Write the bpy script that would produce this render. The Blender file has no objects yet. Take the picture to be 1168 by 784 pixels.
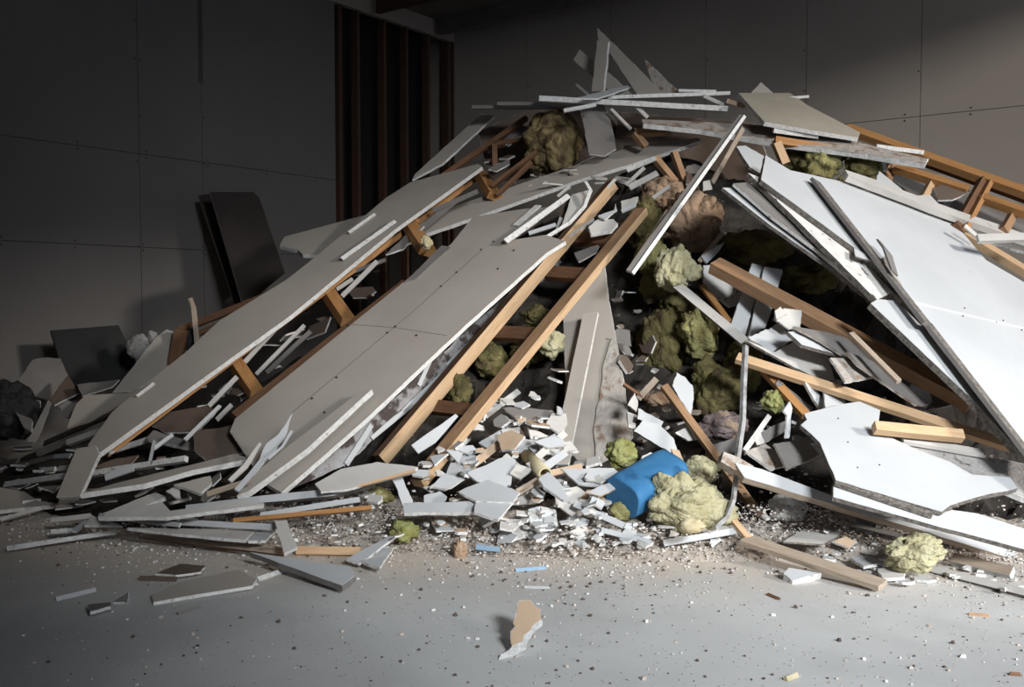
import bpy, bmesh, math, random
from mathutils import Vector, Matrix, noise
V = Vector
rnd = random.Random(11)
SC = bpy.context.scene
COL = SC.collection
F = 1108.0
TH = math.atan(52 / F)
CAM = V((0, 0, 1.2))
FWD = V((0, math.cos(TH), -math.sin(TH)))
UP = V((0, math.sin(TH), math.cos(TH)))
RT = V((1, 0, 0))

def ray(px, py):
    return RT * ((px - 584) / F) + UP * ((392 - py) / F) + FWD

def at(px, py, d):
    return CAM + ray(px, py) * d

def proj(P):
    q = P - CAM
    z = q.dot(FWD)
    return V((584 + F * q.dot(RT) / z, 392 - F * q.dot(UP) / z))

# ---------------------------------------------------------------- the room's axes
CORNER = V((-0.756, 12.5, 0))
DL = V((-0.579, -0.815, 0)).normalized()
DB = V((0.815, -0.579, 0)).normalized()
NL = V((0.815, -0.579, 0)).normalized()
NB = V((-0.579, -0.815, 0)).normalized()
HC = 4.64

# ---------------------------------------------------------------- the heap's surface
PX, PY, PH = 1.25, 7.7, 2.72

def H(x, y):
    dx, dy = x - PX, y - PY
    ax = 5.0 if dx < 0 else 6.6
    ay = 3.35 if dy < 0 else 3.0
    r = (abs(dx / ax) ** 2.3 + abs(dy / ay) ** 2.3) ** (1 / 2.3)
    h = PH * max(0.0, 1 - r) ** 1.08
    return h

def HN(x, y):
    e = 0.25
    return V((H(x - e, y) - H(x + e, y), H(x, y - e) - H(x, y + e), 2 * e)).normalized()

def walld(px, py):
    r = ray(px, py)
    best = 14.0
    for n in (NL, NB):
        k = r.dot(n)
        if k < -1e-6:
            d = (CORNER - CAM).dot(n) / k
            if 0 < d < best:
                best = d
    return best

def hd(px, py):
    """depth at which the sight line through (px,py) meets the heap or the floor"""
    r = ray(px, py)
    lim = walld(px, py) - 0.15
    d, st = 2.2, 0.05
    while d < lim:
        P = CAM + r * d
        if P.z <= H(P.x, P.y):
            lo, hi = d - st, d
            for _ in range(8):
                m = (lo + hi) / 2
                P = CAM + r * m
                if P.z <= H(P.x, P.y):
                    hi = m
                else:
                    lo = m
            return hi
        d += st
    return min(7.6, lim)

# ---------------------------------------------------------------- materials
MATS = {}

def nd(nt, t, **kw):
    n = nt.nodes.new(t)
    for k, v in kw.items():
        setattr(n, k, v)
    return n

def mat(key, col, col2=None, rough=0.85, scale=6.0, stretch=None, bump=0.0, bscale=60.0, spec=0.3, detail=6.0, lo=0.35, hi=0.65, dark=None, dscale=3.0, dlo=0.58, dhi=0.66, vary=0.08, metal=0.0):
    m = bpy.data.materials.new(key)
    m.use_nodes = True
    nt = m.node_tree
    b = nt.nodes['Principled BSDF']
    b.inputs['Roughness'].default_value = rough
    b.inputs['Specular IOR Level'].default_value = spec
    b.inputs['Metallic'].default_value = metal
    tc = nd(nt, 'ShaderNodeTexCoord')
    mp = nd(nt, 'ShaderNodeMapping')
    oi = nd(nt, 'ShaderNodeObjectInfo')
    nt.links.new(tc.outputs['Object'], mp.inputs['Vector'])
    mul = nd(nt, 'ShaderNodeVectorMath', operation='SCALE')
    mul.inputs[0].default_value = (37, 19, 53)
    nt.links.new(oi.outputs['Random'], mul.inputs['Scale'])
    nt.links.new(mul.outputs[0], mp.inputs['Location'])
    if stretch:
        mp.inputs['Scale'].default_value = stretch
    n1 = nd(nt, 'ShaderNodeTexNoise')
    n1.inputs['Scale'].default_value = scale
    n1.inputs['Detail'].default_value = detail
    n1.inputs['Roughness'].default_value = 0.6
    nt.links.new(mp.outputs[0], n1.inputs['Vector'])
    r1 = nd(nt, 'ShaderNodeMapRange')
    r1.inputs[1].default_value = lo
    r1.inputs[2].default_value = hi
    nt.links.new(n1.outputs['Fac'], r1.inputs[0])
    mx = nd(nt, 'ShaderNodeMix', data_type='RGBA')
    c2 = col2 or tuple(c * 0.85 for c in col)
    mx.inputs['A'].default_value = (*col, 1)
    mx.inputs['B'].default_value = (*c2, 1)
    nt.links.new(r1.outputs[0], mx.inputs['Factor'])
    out = mx.outputs['Result']
    if dark:
        n2 = nd(nt, 'ShaderNodeTexNoise')
        n2.inputs['Scale'].default_value = dscale
        n2.inputs['Detail'].default_value = 8
        nt.links.new(mp.outputs[0], n2.inputs['Vector'])
        r2 = nd(nt, 'ShaderNodeMapRange')
        r2.inputs[1].default_value = dlo
        r2.inputs[2].default_value = dhi
        nt.links.new(n2.outputs['Fac'], r2.inputs[0])
        m2 = nd(nt, 'ShaderNodeMix', data_type='RGBA')
        m2.inputs['B'].default_value = (*dark, 1)
        nt.links.new(out, m2.inputs['A'])
        nt.links.new(r2.outputs[0], m2.inputs['Factor'])
        out = m2.outputs['Result']
    if vary:
        hs = nd(nt, 'ShaderNodeHueSaturation')
        mr = nd(nt, 'ShaderNodeMapRange')
        mr.inputs[3].default_value = 1 - vary
        mr.inputs[4].default_value = 1 + vary
        nt.links.new(oi.outputs['Random'], mr.inputs[0])
        nt.links.new(mr.outputs[0], hs.inputs['Value'])
        nt.links.new(out, hs.inputs['Color'])
        out = hs.outputs['Color']
    nt.links.new(out, b.inputs['Base Color'])
    if bump:
        n3 = nd(nt, 'ShaderNodeTexNoise')
        n3.inputs['Scale'].default_value = bscale
        n3.inputs['Detail'].default_value = 5
        nt.links.new(mp.outputs[0], n3.inputs['Vector'])
        bp = nd(nt, 'ShaderNodeBump')
        bp.inputs['Strength'].default_value = bump
        bp.inputs['Distance'].default_value = 0.01
        nt.links.new(n3.outputs['Fac'], bp.inputs['Height'])
        nt.links.new(bp.outputs[0], b.inputs['Normal'])
    MATS[key] = m
    return m

mat('white', (0.52, 0.525, 0.53), (0.47, 0.475, 0.48), 0.75, 2.5, dark=(0.42, 0.39, 0.35), dscale=9, dlo=0.70, dhi=0.80)
mat('tan', (0.44, 0.39, 0.315), (0.39, 0.345, 0.28), 0.9, 3.0)
mat('grey', (0.42, 0.375, 0.33), (0.375, 0.333, 0.292), 0.9, 2.0, bump=0.05, bscale=180)
mat('pale', (0.58, 0.55, 0.51), (0.50, 0.47, 0.44), 0.9, 4.0, dark=(0.36, 0.32, 0.28), dscale=12, dlo=0.66, dhi=0.78)
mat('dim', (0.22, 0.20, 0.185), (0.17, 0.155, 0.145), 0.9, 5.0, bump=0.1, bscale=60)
mat('kraft', (0.54, 0.39, 0.27), (0.48, 0.34, 0.23), 0.9, 8.0)
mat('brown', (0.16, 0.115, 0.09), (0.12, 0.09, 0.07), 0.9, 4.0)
mat('gyp', (0.80, 0.785, 0.76), (0.62, 0.60, 0.57), 0.95, 45.0, bump=0.5, bscale=90, dark=(0.30, 0.26, 0.22), dscale=30, dlo=0.63, dhi=0.72)
mat('edge', (0.085, 0.072, 0.062), (0.24, 0.215, 0.19), 0.95, 60.0, bump=0.5, bscale=110)
mat('torn', (0.46, 0.42, 0.38), (0.36, 0.31, 0.27), 0.95, 22.0, bump=0.9, bscale=45, dark=(0.25, 0.17, 0.12), dscale=11, dlo=0.56, dhi=0.64)
mat('speck', (0.68, 0.66, 0.62), (0.58, 0.55, 0.52), 0.9, 14.0, bump=0.4, bscale=70, dark=(0.12, 0.10, 0.09), dscale=24, dlo=0.62, dhi=0.66)
mat('greygyp', (0.44, 0.42, 0.40), (0.36, 0.34, 0.33), 0.95, 30.0, bump=0.8, bscale=80, dark=(0.17, 0.15, 0.14), dscale=26, dlo=0.62, dhi=0.70)
mat('holedTorn', (0.34, 0.335, 0.34), (0.20, 0.18, 0.17), 0.95, 7.0, bump=0.9, bscale=40, dark=(0.07, 0.055, 0.05), dscale=7, dlo=0.50, dhi=0.56)  # grey-white torn paper, the dark patches are its holes
mat('wood', (0.40, 0.24, 0.135), (0.30, 0.17, 0.09), 0.7, 9.0, stretch=(0.9, 9, 9), bump=0.12, bscale=14, dark=(0.22, 0.10, 0.045), dscale=5, dlo=0.64, dhi=0.74)
mat('paleWood', (0.60, 0.41, 0.25), (0.50, 0.32, 0.18), 0.7, 8.0, stretch=(0.8, 9, 9), bump=0.1, bscale=14, dark=(0.36, 0.2, 0.1), dscale=4, dlo=0.66, dhi=0.76)
mat('orangeWood', (0.45, 0.23, 0.09), (0.34, 0.165, 0.06), 0.65, 9.0, stretch=(0.9, 9, 9), bump=0.1, bscale=14, dark=(0.25, 0.10, 0.03), dscale=4, dlo=0.66, dhi=0.74)
mat('darkWood', (0.19, 0.095, 0.05), (0.13, 0.065, 0.035), 0.75, 9.0, stretch=(0.9, 8, 8), bump=0.15, bscale=14)
mat('greyWood', (0.42, 0.34, 0.265), (0.31, 0.24, 0.18), 0.8, 8.0, stretch=(0.8, 9, 9), bump=0.15, bscale=14, dark=(0.12, 0.08, 0.06), dscale=5, dlo=0.62, dhi=0.72)
WB = dict(rough=1.0, bump=1.0, bscale=75, spec=0.05)
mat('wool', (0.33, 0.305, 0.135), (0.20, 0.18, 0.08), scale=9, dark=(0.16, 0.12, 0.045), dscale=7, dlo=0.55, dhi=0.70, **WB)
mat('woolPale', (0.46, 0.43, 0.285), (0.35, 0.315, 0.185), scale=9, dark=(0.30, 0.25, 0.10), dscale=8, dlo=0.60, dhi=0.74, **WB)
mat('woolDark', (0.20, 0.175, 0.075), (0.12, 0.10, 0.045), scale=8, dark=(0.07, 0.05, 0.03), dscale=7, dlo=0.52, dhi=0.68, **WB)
mat('woolBrown', (0.42, 0.29, 0.20), (0.28, 0.19, 0.125), scale=9, dark=(0.10, 0.065, 0.04), dscale=8, dlo=0.55, dhi=0.68, **WB)
mat('woolGold', (0.33, 0.255, 0.13), (0.20, 0.15, 0.075), scale=12, dark=(0.10, 0.07, 0.04), dscale=9, dlo=0.52, dhi=0.66, **WB)
mat('mauve', (0.20, 0.16, 0.155), (0.12, 0.09, 0.09), scale=14, dark=(0.30, 0.22, 0.15), dscale=10, **WB)
mat('green', (0.30, 0.30, 0.125), (0.20, 0.20, 0.08), scale=12, dark=(0.20, 0.19, 0.05), dscale=9, dlo=0.58, dhi=0.72, **WB)
mat('blue', (0.03, 0.135, 0.29), (0.045, 0.17, 0.33), 0.7, 12.0, bump=0.08, bscale=150, dark=(0.02, 0.085, 0.20), dscale=6)
mat('blueGrey', (0.22, 0.36, 0.50), (0.30, 0.38, 0.46), 0.7, 12.0)
mat('bead', (0.50, 0.50, 0.50), (0.22, 0.21, 0.20), 0.5, 20.0, metal=0.3)
mat('cream', (0.60, 0.53, 0.36), (0.50, 0.41, 0.24), 0.8, 10.0)
mat('blackPanel', (0.045, 0.036, 0.033), (0.035, 0.028, 0.026), 0.6, 3.0, spec=0.25)
mat('charPanel', (0.028, 0.027, 0.027), (0.02, 0.02, 0.02), 0.7, 3.0, spec=0.2)
mat('rubble', (0.055, 0.045, 0.037), (0.03, 0.025, 0.021), 0.95, 14.0, bump=1.0, bscale=30, dark=(0.16, 0.14, 0.12), dscale=18, dlo=0.66, dhi=0.72)  # near-black so the colour itself gives the shade of the voids
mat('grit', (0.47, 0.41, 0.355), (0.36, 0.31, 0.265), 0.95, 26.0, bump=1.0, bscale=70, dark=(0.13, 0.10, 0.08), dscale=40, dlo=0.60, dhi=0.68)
mat('crumbA', (0.56, 0.49, 0.43), (0.46, 0.38, 0.32), 0.95, 30.0)
mat('crumbB', (0.70, 0.68, 0.65), (0.6, 0.58, 0.55), 0.95, 30.0)
mat('crumbC', (0.13, 0.095, 0.075), (0.09, 0.07, 0.06), 0.95, 30.0)
mat('screw', (0.05, 0.045, 0.04), None, 0.5, 10.0, metal=0.5)
mat('tape', (0.80, 0.80, 0.79), None, 0.8, 8.0)
mat('groove', (0.19, 0.165, 0.145), None, 0.9, 20.0)
mat('voidShade', (0.02, 0.018, 0.017), None, 0.95, 5.0)

# ---------------------------------------------------------------- objects
WORLD = {}

def link(name, me, mats, M=None, parent=None):
    o = bpy.data.objects.new(name, me)
    COL.objects.link(o)
    for k in mats:
        me.materials.append(MATS[k])
    if M is not None:
        if parent is not None:
            o.parent = parent
            o.matrix_basis = WORLD.get(parent.name, parent.matrix_basis).inverted() @ M
        else:
            o.matrix_basis = M
        WORLD[o.name] = M
    elif parent is not None:
        o.parent = parent
    return o

def tag(o, label, cat, group=None, kind=None):
    if label:
        o['label'] = label
    if cat:
        o['category'] = cat
    if group:
        o['group'] = group
    if kind:
        o['kind'] = kind
    return o

def empty(name, P, label, cat, group=None):
    o = bpy.data.objects.new(name, None)
    COL.objects.link(o)
    o.matrix_basis = Matrix.Translation(P)
    o.empty_display_size = 0.1
    return tag(o, label, cat, group)

def frame(x, z, loc):
    """matrix with local X along x and local Z as near z as can be"""
    x = x.normalized()
    y = z.cross(x)
    if y.length < 1e-5:
        y = V((0, 0, 1)).cross(x)
    y.normalize()
    z = x.cross(y).normalized()
    M = Matrix((x, y, z)).transposed().to_4x4()
    M.translation = loc
    return M

def jagged(pts, amp, step, seed):
    """2D loop with its edges broken up"""
    out = []
    n = len(pts)
    for i in range(n):
        a, b = V(pts[i]), V(pts[(i + 1) % n])
        L = (b - a).length
        out.append(a.copy())
        k = min(40, int(L / step))
        if k < 2 or amp <= 0:
            continue
        nn = V((-(b - a).y, (b - a).x)) / max(L, 1e-6)
        for j in range(1, k):
            f = j / k
            w = noise.noise(V((a.x * 7 + f * L * 11, a.y * 7 + i * 3.1, seed))) + 0.6 * noise.noise(V((f * L * 37 + a.x, i * 5.3 + a.y, seed + 9)))
            out.append(a.lerp(b, f) + nn * w * amp)
    return out

def warpz(x, y, seed, warp):
    return warp * noise.noise(V((x * 1.7, y * 1.7, seed * 3.3))) if warp else 0.0

def prism(loop, z0, z1, m_top, m_side, m_bot, seed=0.0, warp=0.0):
    bm = bmesh.new()
    top = [bm.verts.new((p.x, p.y, z1 + warpz(p.x, p.y, seed, warp))) for p in loop]
    jit = 0.0015
    bot = [bm.verts.new((p.x + jit * noise.noise(V((p.x * 60, p.y * 60, seed))), p.y + jit * noise.noise(V((p.y * 60, p.x * 60, seed + 4))), z0 + warpz(p.x, p.y, seed, warp))) for p in loop]
    f = bm.faces.new(top)
    f.material_index = m_top
    g = bm.faces.new(list(reversed(bot)))
    g.material_index = m_bot
    n = len(loop)
    for i in range(n):
        s = bm.faces.new((top[i], bot[i], bot[(i + 1) % n], top[(i + 1) % n]))
        s.material_index = m_side
    bmesh.ops.recalc_face_normals(bm, faces=bm.faces)
    bmesh.ops.triangulate(bm, faces=[f, g])
    me = bpy.data.meshes.new('m')
    bm.to_mesh(me)
    bm.free()
    return me

SEED = [0]
N = {  # plane directions used for the boards
    'L': (-0.22, -0.50, 0.84), 'F': (0.0, -0.62, 0.78), 'R': (0.36, -0.56, 0.75), 'T': (0.0, -0.22, 0.97),
    'U': (0.0, 0.0, 1.0), 'C': (0.05, -0.93, 0.36), 'S': (0.62, -0.70, 0.36), 'W': (-0.72, -0.66, 0.22), 'D': (-0.1, -0.8, -0.58),
    'P': (0.18, -0.86, 0.48), 'E': (0.04, -0.98, -0.17), 'G': (0.1, -0.5, 0.86)}

def nrm(n, P=None):
    if n is None:
        h = HN(P.x, P.y)
        return h
    if isinstance(n, str):
        n = N[n]
    return V(n).normalized()

PL = {}

def pd(on, px, py):
    P0, nv = PL[on[0]]
    r = ray(px, py)
    return (P0 + nv * on[1] - CAM).dot(nv) / r.dot(nv)

def poly3(poly, n, lift, d, t, on=None):
    cx = sum(p[0] for p in poly) / len(poly)
    cy = sum(p[1] for p in poly) / len(poly)
    if on:
        d = pd(on, cx, cy)
        n = n or tuple(PL[on[0]][1])
    dd = d if d else hd(cx, cy) - lift
    P0 = at(cx, cy, dd)
    nv = nrm(n, P0)
    r0 = ray(cx, cy)
    if r0.dot(nv) > -0.05:      # never quite edge-on
        nv = (nv - r0.normalized() * 0.25).normalized()
    if not d:
        P0 = P0 + nv * (t + 0.003)
    pts = []
    for p in poly:
        r = ray(*p)
        k = r.dot(nv)
        dep = (P0 - CAM).dot(nv) / k if k < -0.02 else dd
        dep = max(0.6 * dd, min(1.6 * dd, dep))
        pts.append(at(p[0], p[1], dep))
    return P0, nv, pts

def B(name, label, poly, m='white', n=None, lift=0.0, t=0.013, jag=1.0, d=None, edge='gyp', face=None, cat='board', group=None, parent=None, back='dim', warp=0.004, key=None, on=None):
    SEED[0] += 1
    sd = SEED[0] * 1.37
    P0, nv, pts = poly3(poly, n, lift, d, t, on)
    if key:
        PL[key] = (P0, nv)
    long = max(((pts[i] - pts[j]) for i in range(len(pts)) for j in range(i)), key=lambda q: q.length)
    M = frame(long - nv * long.dot(nv), nv, P0)
    Mi = M.inverted()
    loc = [(Mi @ p).to_2d() for p in pts]
    size = long.length
    step = max(0.012, min(0.05, size / 18))
    loop = jagged(loc, 0.006 * jag, step, sd)
    if face is None:
        face = size > 0.45
    if face and warp == 0.004:
        warp = 0.0
    if not face:
        me = prism(loop, -t, 0.0, 0, 1, 0, sd, warp)
        o = link(name, me, [m, edge], M, parent)
    else:
        me = prism(loop, -t, -0.0012, 1, 1, 2, sd, warp)
        o = link(name, me, [m, edge, back], M, parent)
        c = sum((p for p in loc), V((0, 0))) / len(loc)
        k = 1 - min(0.02, 0.004 / size)
        loop2 = [c + (p - c) * k for p in jagged(loc, 0.0045 * jag, step, sd + 0.35)]
        f = prism(loop2, -0.0012, 0.0004, 0, 0, 0, sd, warp)
        link('paper_face', f, [m], M, o)
    if parent is None:
        tag(o, label, cat, group)
    return o

def sweep(path, widths, tk, nv, seed=0, jit=0.0, taper=None):
    """rectangular section (width x tk, wide face towards nv) along 3D points; centre of the wide face on the path"""
    bm = bmesh.new()
    rings = []
    n = len(path)
    for i, P in enumerate(path):
        a = path[max(0, i - 1)]
        b = path[min(n - 1, i + 1)]
        x = (b - a).normalized()
        y = nv.cross(x).normalized()
        z = x.cross(y).normalized()
        w = widths[i] / 2
        j = [jit * noise.noise(V((i * 1.7, k * 3.1, seed))) for k in range(4)]
        rings.append([bm.verts.new(P + y * (w + j[0])), bm.verts.new(P - y * (w + j[1])), bm.verts.new(P - y * (w + j[2]) - z * tk), bm.verts.new(P + y * (w + j[3]) - z * tk)])
    for i in range(n - 1):
        A, Bq = rings[i], rings[i + 1]
        for k in range(4):
            f = bm.faces.new((A[k], A[(k + 1) % 4], Bq[(k + 1) % 4], Bq[k]))
            f.material_index = 0 if k in (0, 2) else 1
    bm.faces.new(rings[0][::-1]).material_index = 1
    bm.faces.new(rings[-1]).material_index = 1
    bmesh.ops.recalc_face_normals(bm, faces=bm.faces)
    return bm

def K(name, label, pts, w, m='gyp', lift=0.0, n='P', tk=0.012, d=None, edge=None, jag=0.6, cat='strip', group=None, parent=None, seg=None, tip=1.0, on=None):
    """a bar or strip through pixel points, w pixels wide; lift (or d) one value or one per point"""
    SEED[0] += 1
    k = len(pts)
    lf = lift if isinstance(lift, (tuple, list)) else (lift,) * k
    ds = d if isinstance(d, (tuple, list)) else (d,) * k
    if on:
        ds = [pd(on, *p) for p in pts]
        if n == 'P':
            n = tuple(PL[on[0]][1])
    dep = [ds[i] if ds[i] else hd(*pts[i]) - lf[i] for i in range(k)]
    P = [at(*pts[i], dep[i]) for i in range(k)]
    nv = nrm(n, P[0])
    axis = (P[-1] - P[0]).normalized()
    nv = (nv - axis * nv.dot(axis))
    if nv.length < 0.15:
        nv = -ray(*pts[0]) - axis * (-ray(*pts[0])).dot(axis)
    nv.normalize()
    mid = (P[0] + P[-1]) / 2
    if nv.dot(mid - CAM) > 0:
        nv = -nv
    y = nv.cross(axis)
    a2 = proj(P[-1]) - proj(P[0])
    a2.normalize()
    q = proj(mid + y * 0.01) - proj(mid)
    vis = abs(q.x * a2.y - q.y * a2.x) / 0.01     # px per metre of width, square to the axis on the picture
    vis = max(vis, F / mid.y * 0.35)
    if not any(ds) and tk:
        P = [p + nv * 0.003 for p in P]
    path, ws = [], []
    W = w if isinstance(w, (tuple, list)) else [w] * k
    for i in range(k - 1):
        L = (P[i + 1] - P[i]).length
        s = seg or max(1, min(14, int(L / 0.12)))
        for j in range(s + (1 if i == k - 2 else 0)):
            f = j / s
            path.append(P[i].lerp(P[i + 1], f))
            ws.append((W[i] * (1 - f) + W[i + 1] * f) / vis)
    ws[-1] *= tip
    bm = sweep(path, ws, tk, nv, SEED[0] * 1.7, 0.0035 * jag)
    M = frame(axis, nv, mid)
    bmesh.ops.transform(bm, matrix=M.inverted(), verts=bm.verts)
    me = bpy.data.meshes.new('m')
    bm.to_mesh(me)
    bm.free()
    wood = 'ood' in m
    o = link(name, me, [m, edge or (m if wood else m)], M, parent)
    if parent is None:
        tag(o, label, cat, group)
    return o

def T(name, label, x1, y1, x2, y2, w, m='wood', lift=0.0, n='P', tk=0.045, **kw):
    kw.setdefault('cat', 'timber')
    kw.setdefault('jag', 0.25)
    return K(name, label, [(x1, y1), (x2, y2)], w, m, lift, n, tk, **kw)

def S(label, x1, y1, x2, y2, w, m='gyp', lift=0.03, n='P', tk=0.012, name='plasterboard_strip', **kw):
    return K(name, label, [(x1, y1), (x2, y2)], w, m, lift, n, tk, **kw)

def Wl(label, cx, cy, rx, ry, m='wool', lift=0.0, name='insulation_clump', sub=5, rough=1.0, rot=0.0, d=None, cat='insulation', parent=None, deep=0.85, group=None):
    SEED[0] += 1
    sd = SEED[0] * 7.31
    dep = d if d else hd(cx, cy) - lift
    P = at(cx, cy, dep)
    a, b = rx * dep / F, ry * dep / F
    c = (a + b) / 2 * deep
    bm = bmesh.new()
    bmesh.ops.create_icosphere(bm, subdivisions=sub + (1 if rx * ry > 500 and sub == 5 else 0), radius=1.0)
    for v in bm.verts:
        p = v.co.normalized()
        q = p * 1.5 + V((sd, sd * 0.7, -sd))
        bl = lambda f, o: abs(noise.noise(q * f + V((o, o, -o))))
        r = 0.84 + rough * (0.30 * noise.noise(q) + 0.36 * bl(1.3, 3) + 0.15 * bl(2.7, 7) + 0.06 * bl(6.5, 11) + 0.035 * bl(13, 13) + 0.03 * noise.noise(q * 26))
        v.co = V((p.x * a, p.y * c, p.z * b)) * r
    for f in bm.faces:
        f.smooth = True
    me = bpy.data.meshes.new('m')
    bm.to_mesh(me)
    bm.free()
    M = Matrix.Translation(P) @ Matrix.Rotation(-TH, 4, 'X') @ Matrix.Rotation(math.radians(rot), 4, 'Y')
    o = link(name, me, [m], M, parent)
    if parent is None:
        tag(o, label, cat, group)
    return o

def tube(name, label, p1, p2, wpx, m, lift, cat='tube', wall=0.25):
    A, Bq = at(*p1, hd(*p1) - lift[0]), at(*p2, hd(*p2) - lift[1])
    ax = Bq - A
    M = frame(ax, V((0, 0, 1)), (A + Bq) / 2)
    R, L = wpx / 2 * A.y / F, ax.length / 2
    bm = bmesh.new()
    n = 28
    prof = [(-L, R), (L, R), (L, R * (1 - wall)), (L - 0.03, R * (1 - wall)), (-L, R * (1 - wall))]
    rings = [[bm.verts.new((x, r * math.cos(6.28319 * j / n), r * math.sin(6.28319 * j / n))) for j in range(n)] for x, r in prof]
    for i in range(len(rings)):
        k = (i + 1) % len(rings)
        for j in range(n):
            bm.faces.new((rings[i][j], rings[i][(j + 1) % n], rings[k][(j + 1) % n], rings[k][j])).smooth = i in (0,)
    bmesh.ops.recalc_face_normals(bm, faces=bm.faces)
    me = bpy.data.meshes.new('m')
    bm.to_mesh(me)
    bm.free()
    return tag(link(name, me, [m], M), label, cat)

def dots(parent, pix, host, r=0.006, name='screw_head', m='screw'):
    """screw heads lying on a board's face"""
    M = host.matrix_world if host.parent is None else host.matrix_basis
    M = host.matrix_basis
    nv = M.to_3x3() @ V((0, 0, 1))
    P0 = M.translation
    for (x, y) in pix:
        rr = ray(x, y)
        P = CAM + rr * ((P0 - CAM).dot(nv) / rr.dot(nv))
        bm = bmesh.new()
        bmesh.ops.create_cone(bm, cap_ends=True, segments=10, radius1=r * 1.25, radius2=r * 0.8, depth=0.012)
        me = bpy.data.meshes.new('m')
        bm.to_mesh(me)
        bm.free()
        link(name, me, [m], frame(V((1, 0, 0)) - nv * nv.x, nv, P), parent)

def on_board(host, pts, w, m, name, up=0.001, tk=0.0015):
    """a thin line (joint, tape) lying on a board's face"""
    M = host.matrix_basis
    nv = M.to_3x3() @ V((0, 0, 1))
    P0 = M.translation + nv * up
    path = []
    for (x, y) in pts:
        rr = ray(x, y)
        path.append(CAM + rr * ((P0 - CAM).dot(nv) / rr.dot(nv)))
    P2 = []
    for i in range(len(path) - 1):
        for j in range(6):
            P2.append(path[i].lerp(path[i + 1], j / 6))
    P2.append(path[-1])
    bm = sweep([p + nv * tk for p in P2], [w] * len(P2), tk, nv, 3, 0.001)
    Mo = frame(P2[-1] - P2[0], nv, P2[0])
    bmesh.ops.transform(bm, matrix=Mo.inverted(), verts=bm.verts)
    me = bpy.data.meshes.new('m')
    bm.to_mesh(me)
    bm.free()
    return link(name, me, [m, m], Mo, host)

def boxes(name, specs, mats, parent=None, kind=None):
    """one mesh of boxes, each (corner, ex, ey, ez[, slot])"""
    bm = bmesh.new()
    for s in specs:
        c, ex, ey, ez = s[:4]
        vs = [bm.verts.new(c + ex * i + ey * j + ez * k) for i in (0, 1) for j in (0, 1) for k in (0, 1)]
        for q in ((0, 1, 3, 2), (4, 6, 7, 5), (0, 4, 5, 1), (2, 3, 7, 6), (0, 2, 6, 4), (1, 5, 7, 3)):
            f = bm.faces.new([vs[i] for i in q])
            f.material_index = s[4] if len(s) > 4 else 0
    bmesh.ops.recalc_face_normals(bm, faces=bm.faces)
    me = bpy.data.meshes.new('m')
    bm.to_mesh(me)
    bm.free()
    o = link(name, me, mats, None, parent)
    if kind:
        o['kind'] = kind
    return o
# ================================================================= the room
def wallmat(key, col, col2):
    return mat(key, col, col2, 0.9, 0.9, bump=0.04, bscale=120, vary=0, lo=0.3, hi=0.7)
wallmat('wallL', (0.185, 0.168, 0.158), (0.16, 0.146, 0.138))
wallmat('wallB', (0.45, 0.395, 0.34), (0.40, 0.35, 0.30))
mat('header', (0.36, 0.31, 0.26), (0.30, 0.26, 0.22), 0.8, 4, vary=0)
mat('ceil', (0.20, 0.185, 0.165), (0.15, 0.14, 0.125), 0.9, 2, vary=0)
mat('joint', (0.10, 0.09, 0.085), None, 0.95, 3, vary=0)
mat('studWood', (0.12, 0.062, 0.04), (0.085, 0.045, 0.028), 0.8, 9.0, stretch=(9, 9, 0.9), vary=0.15)

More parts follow.
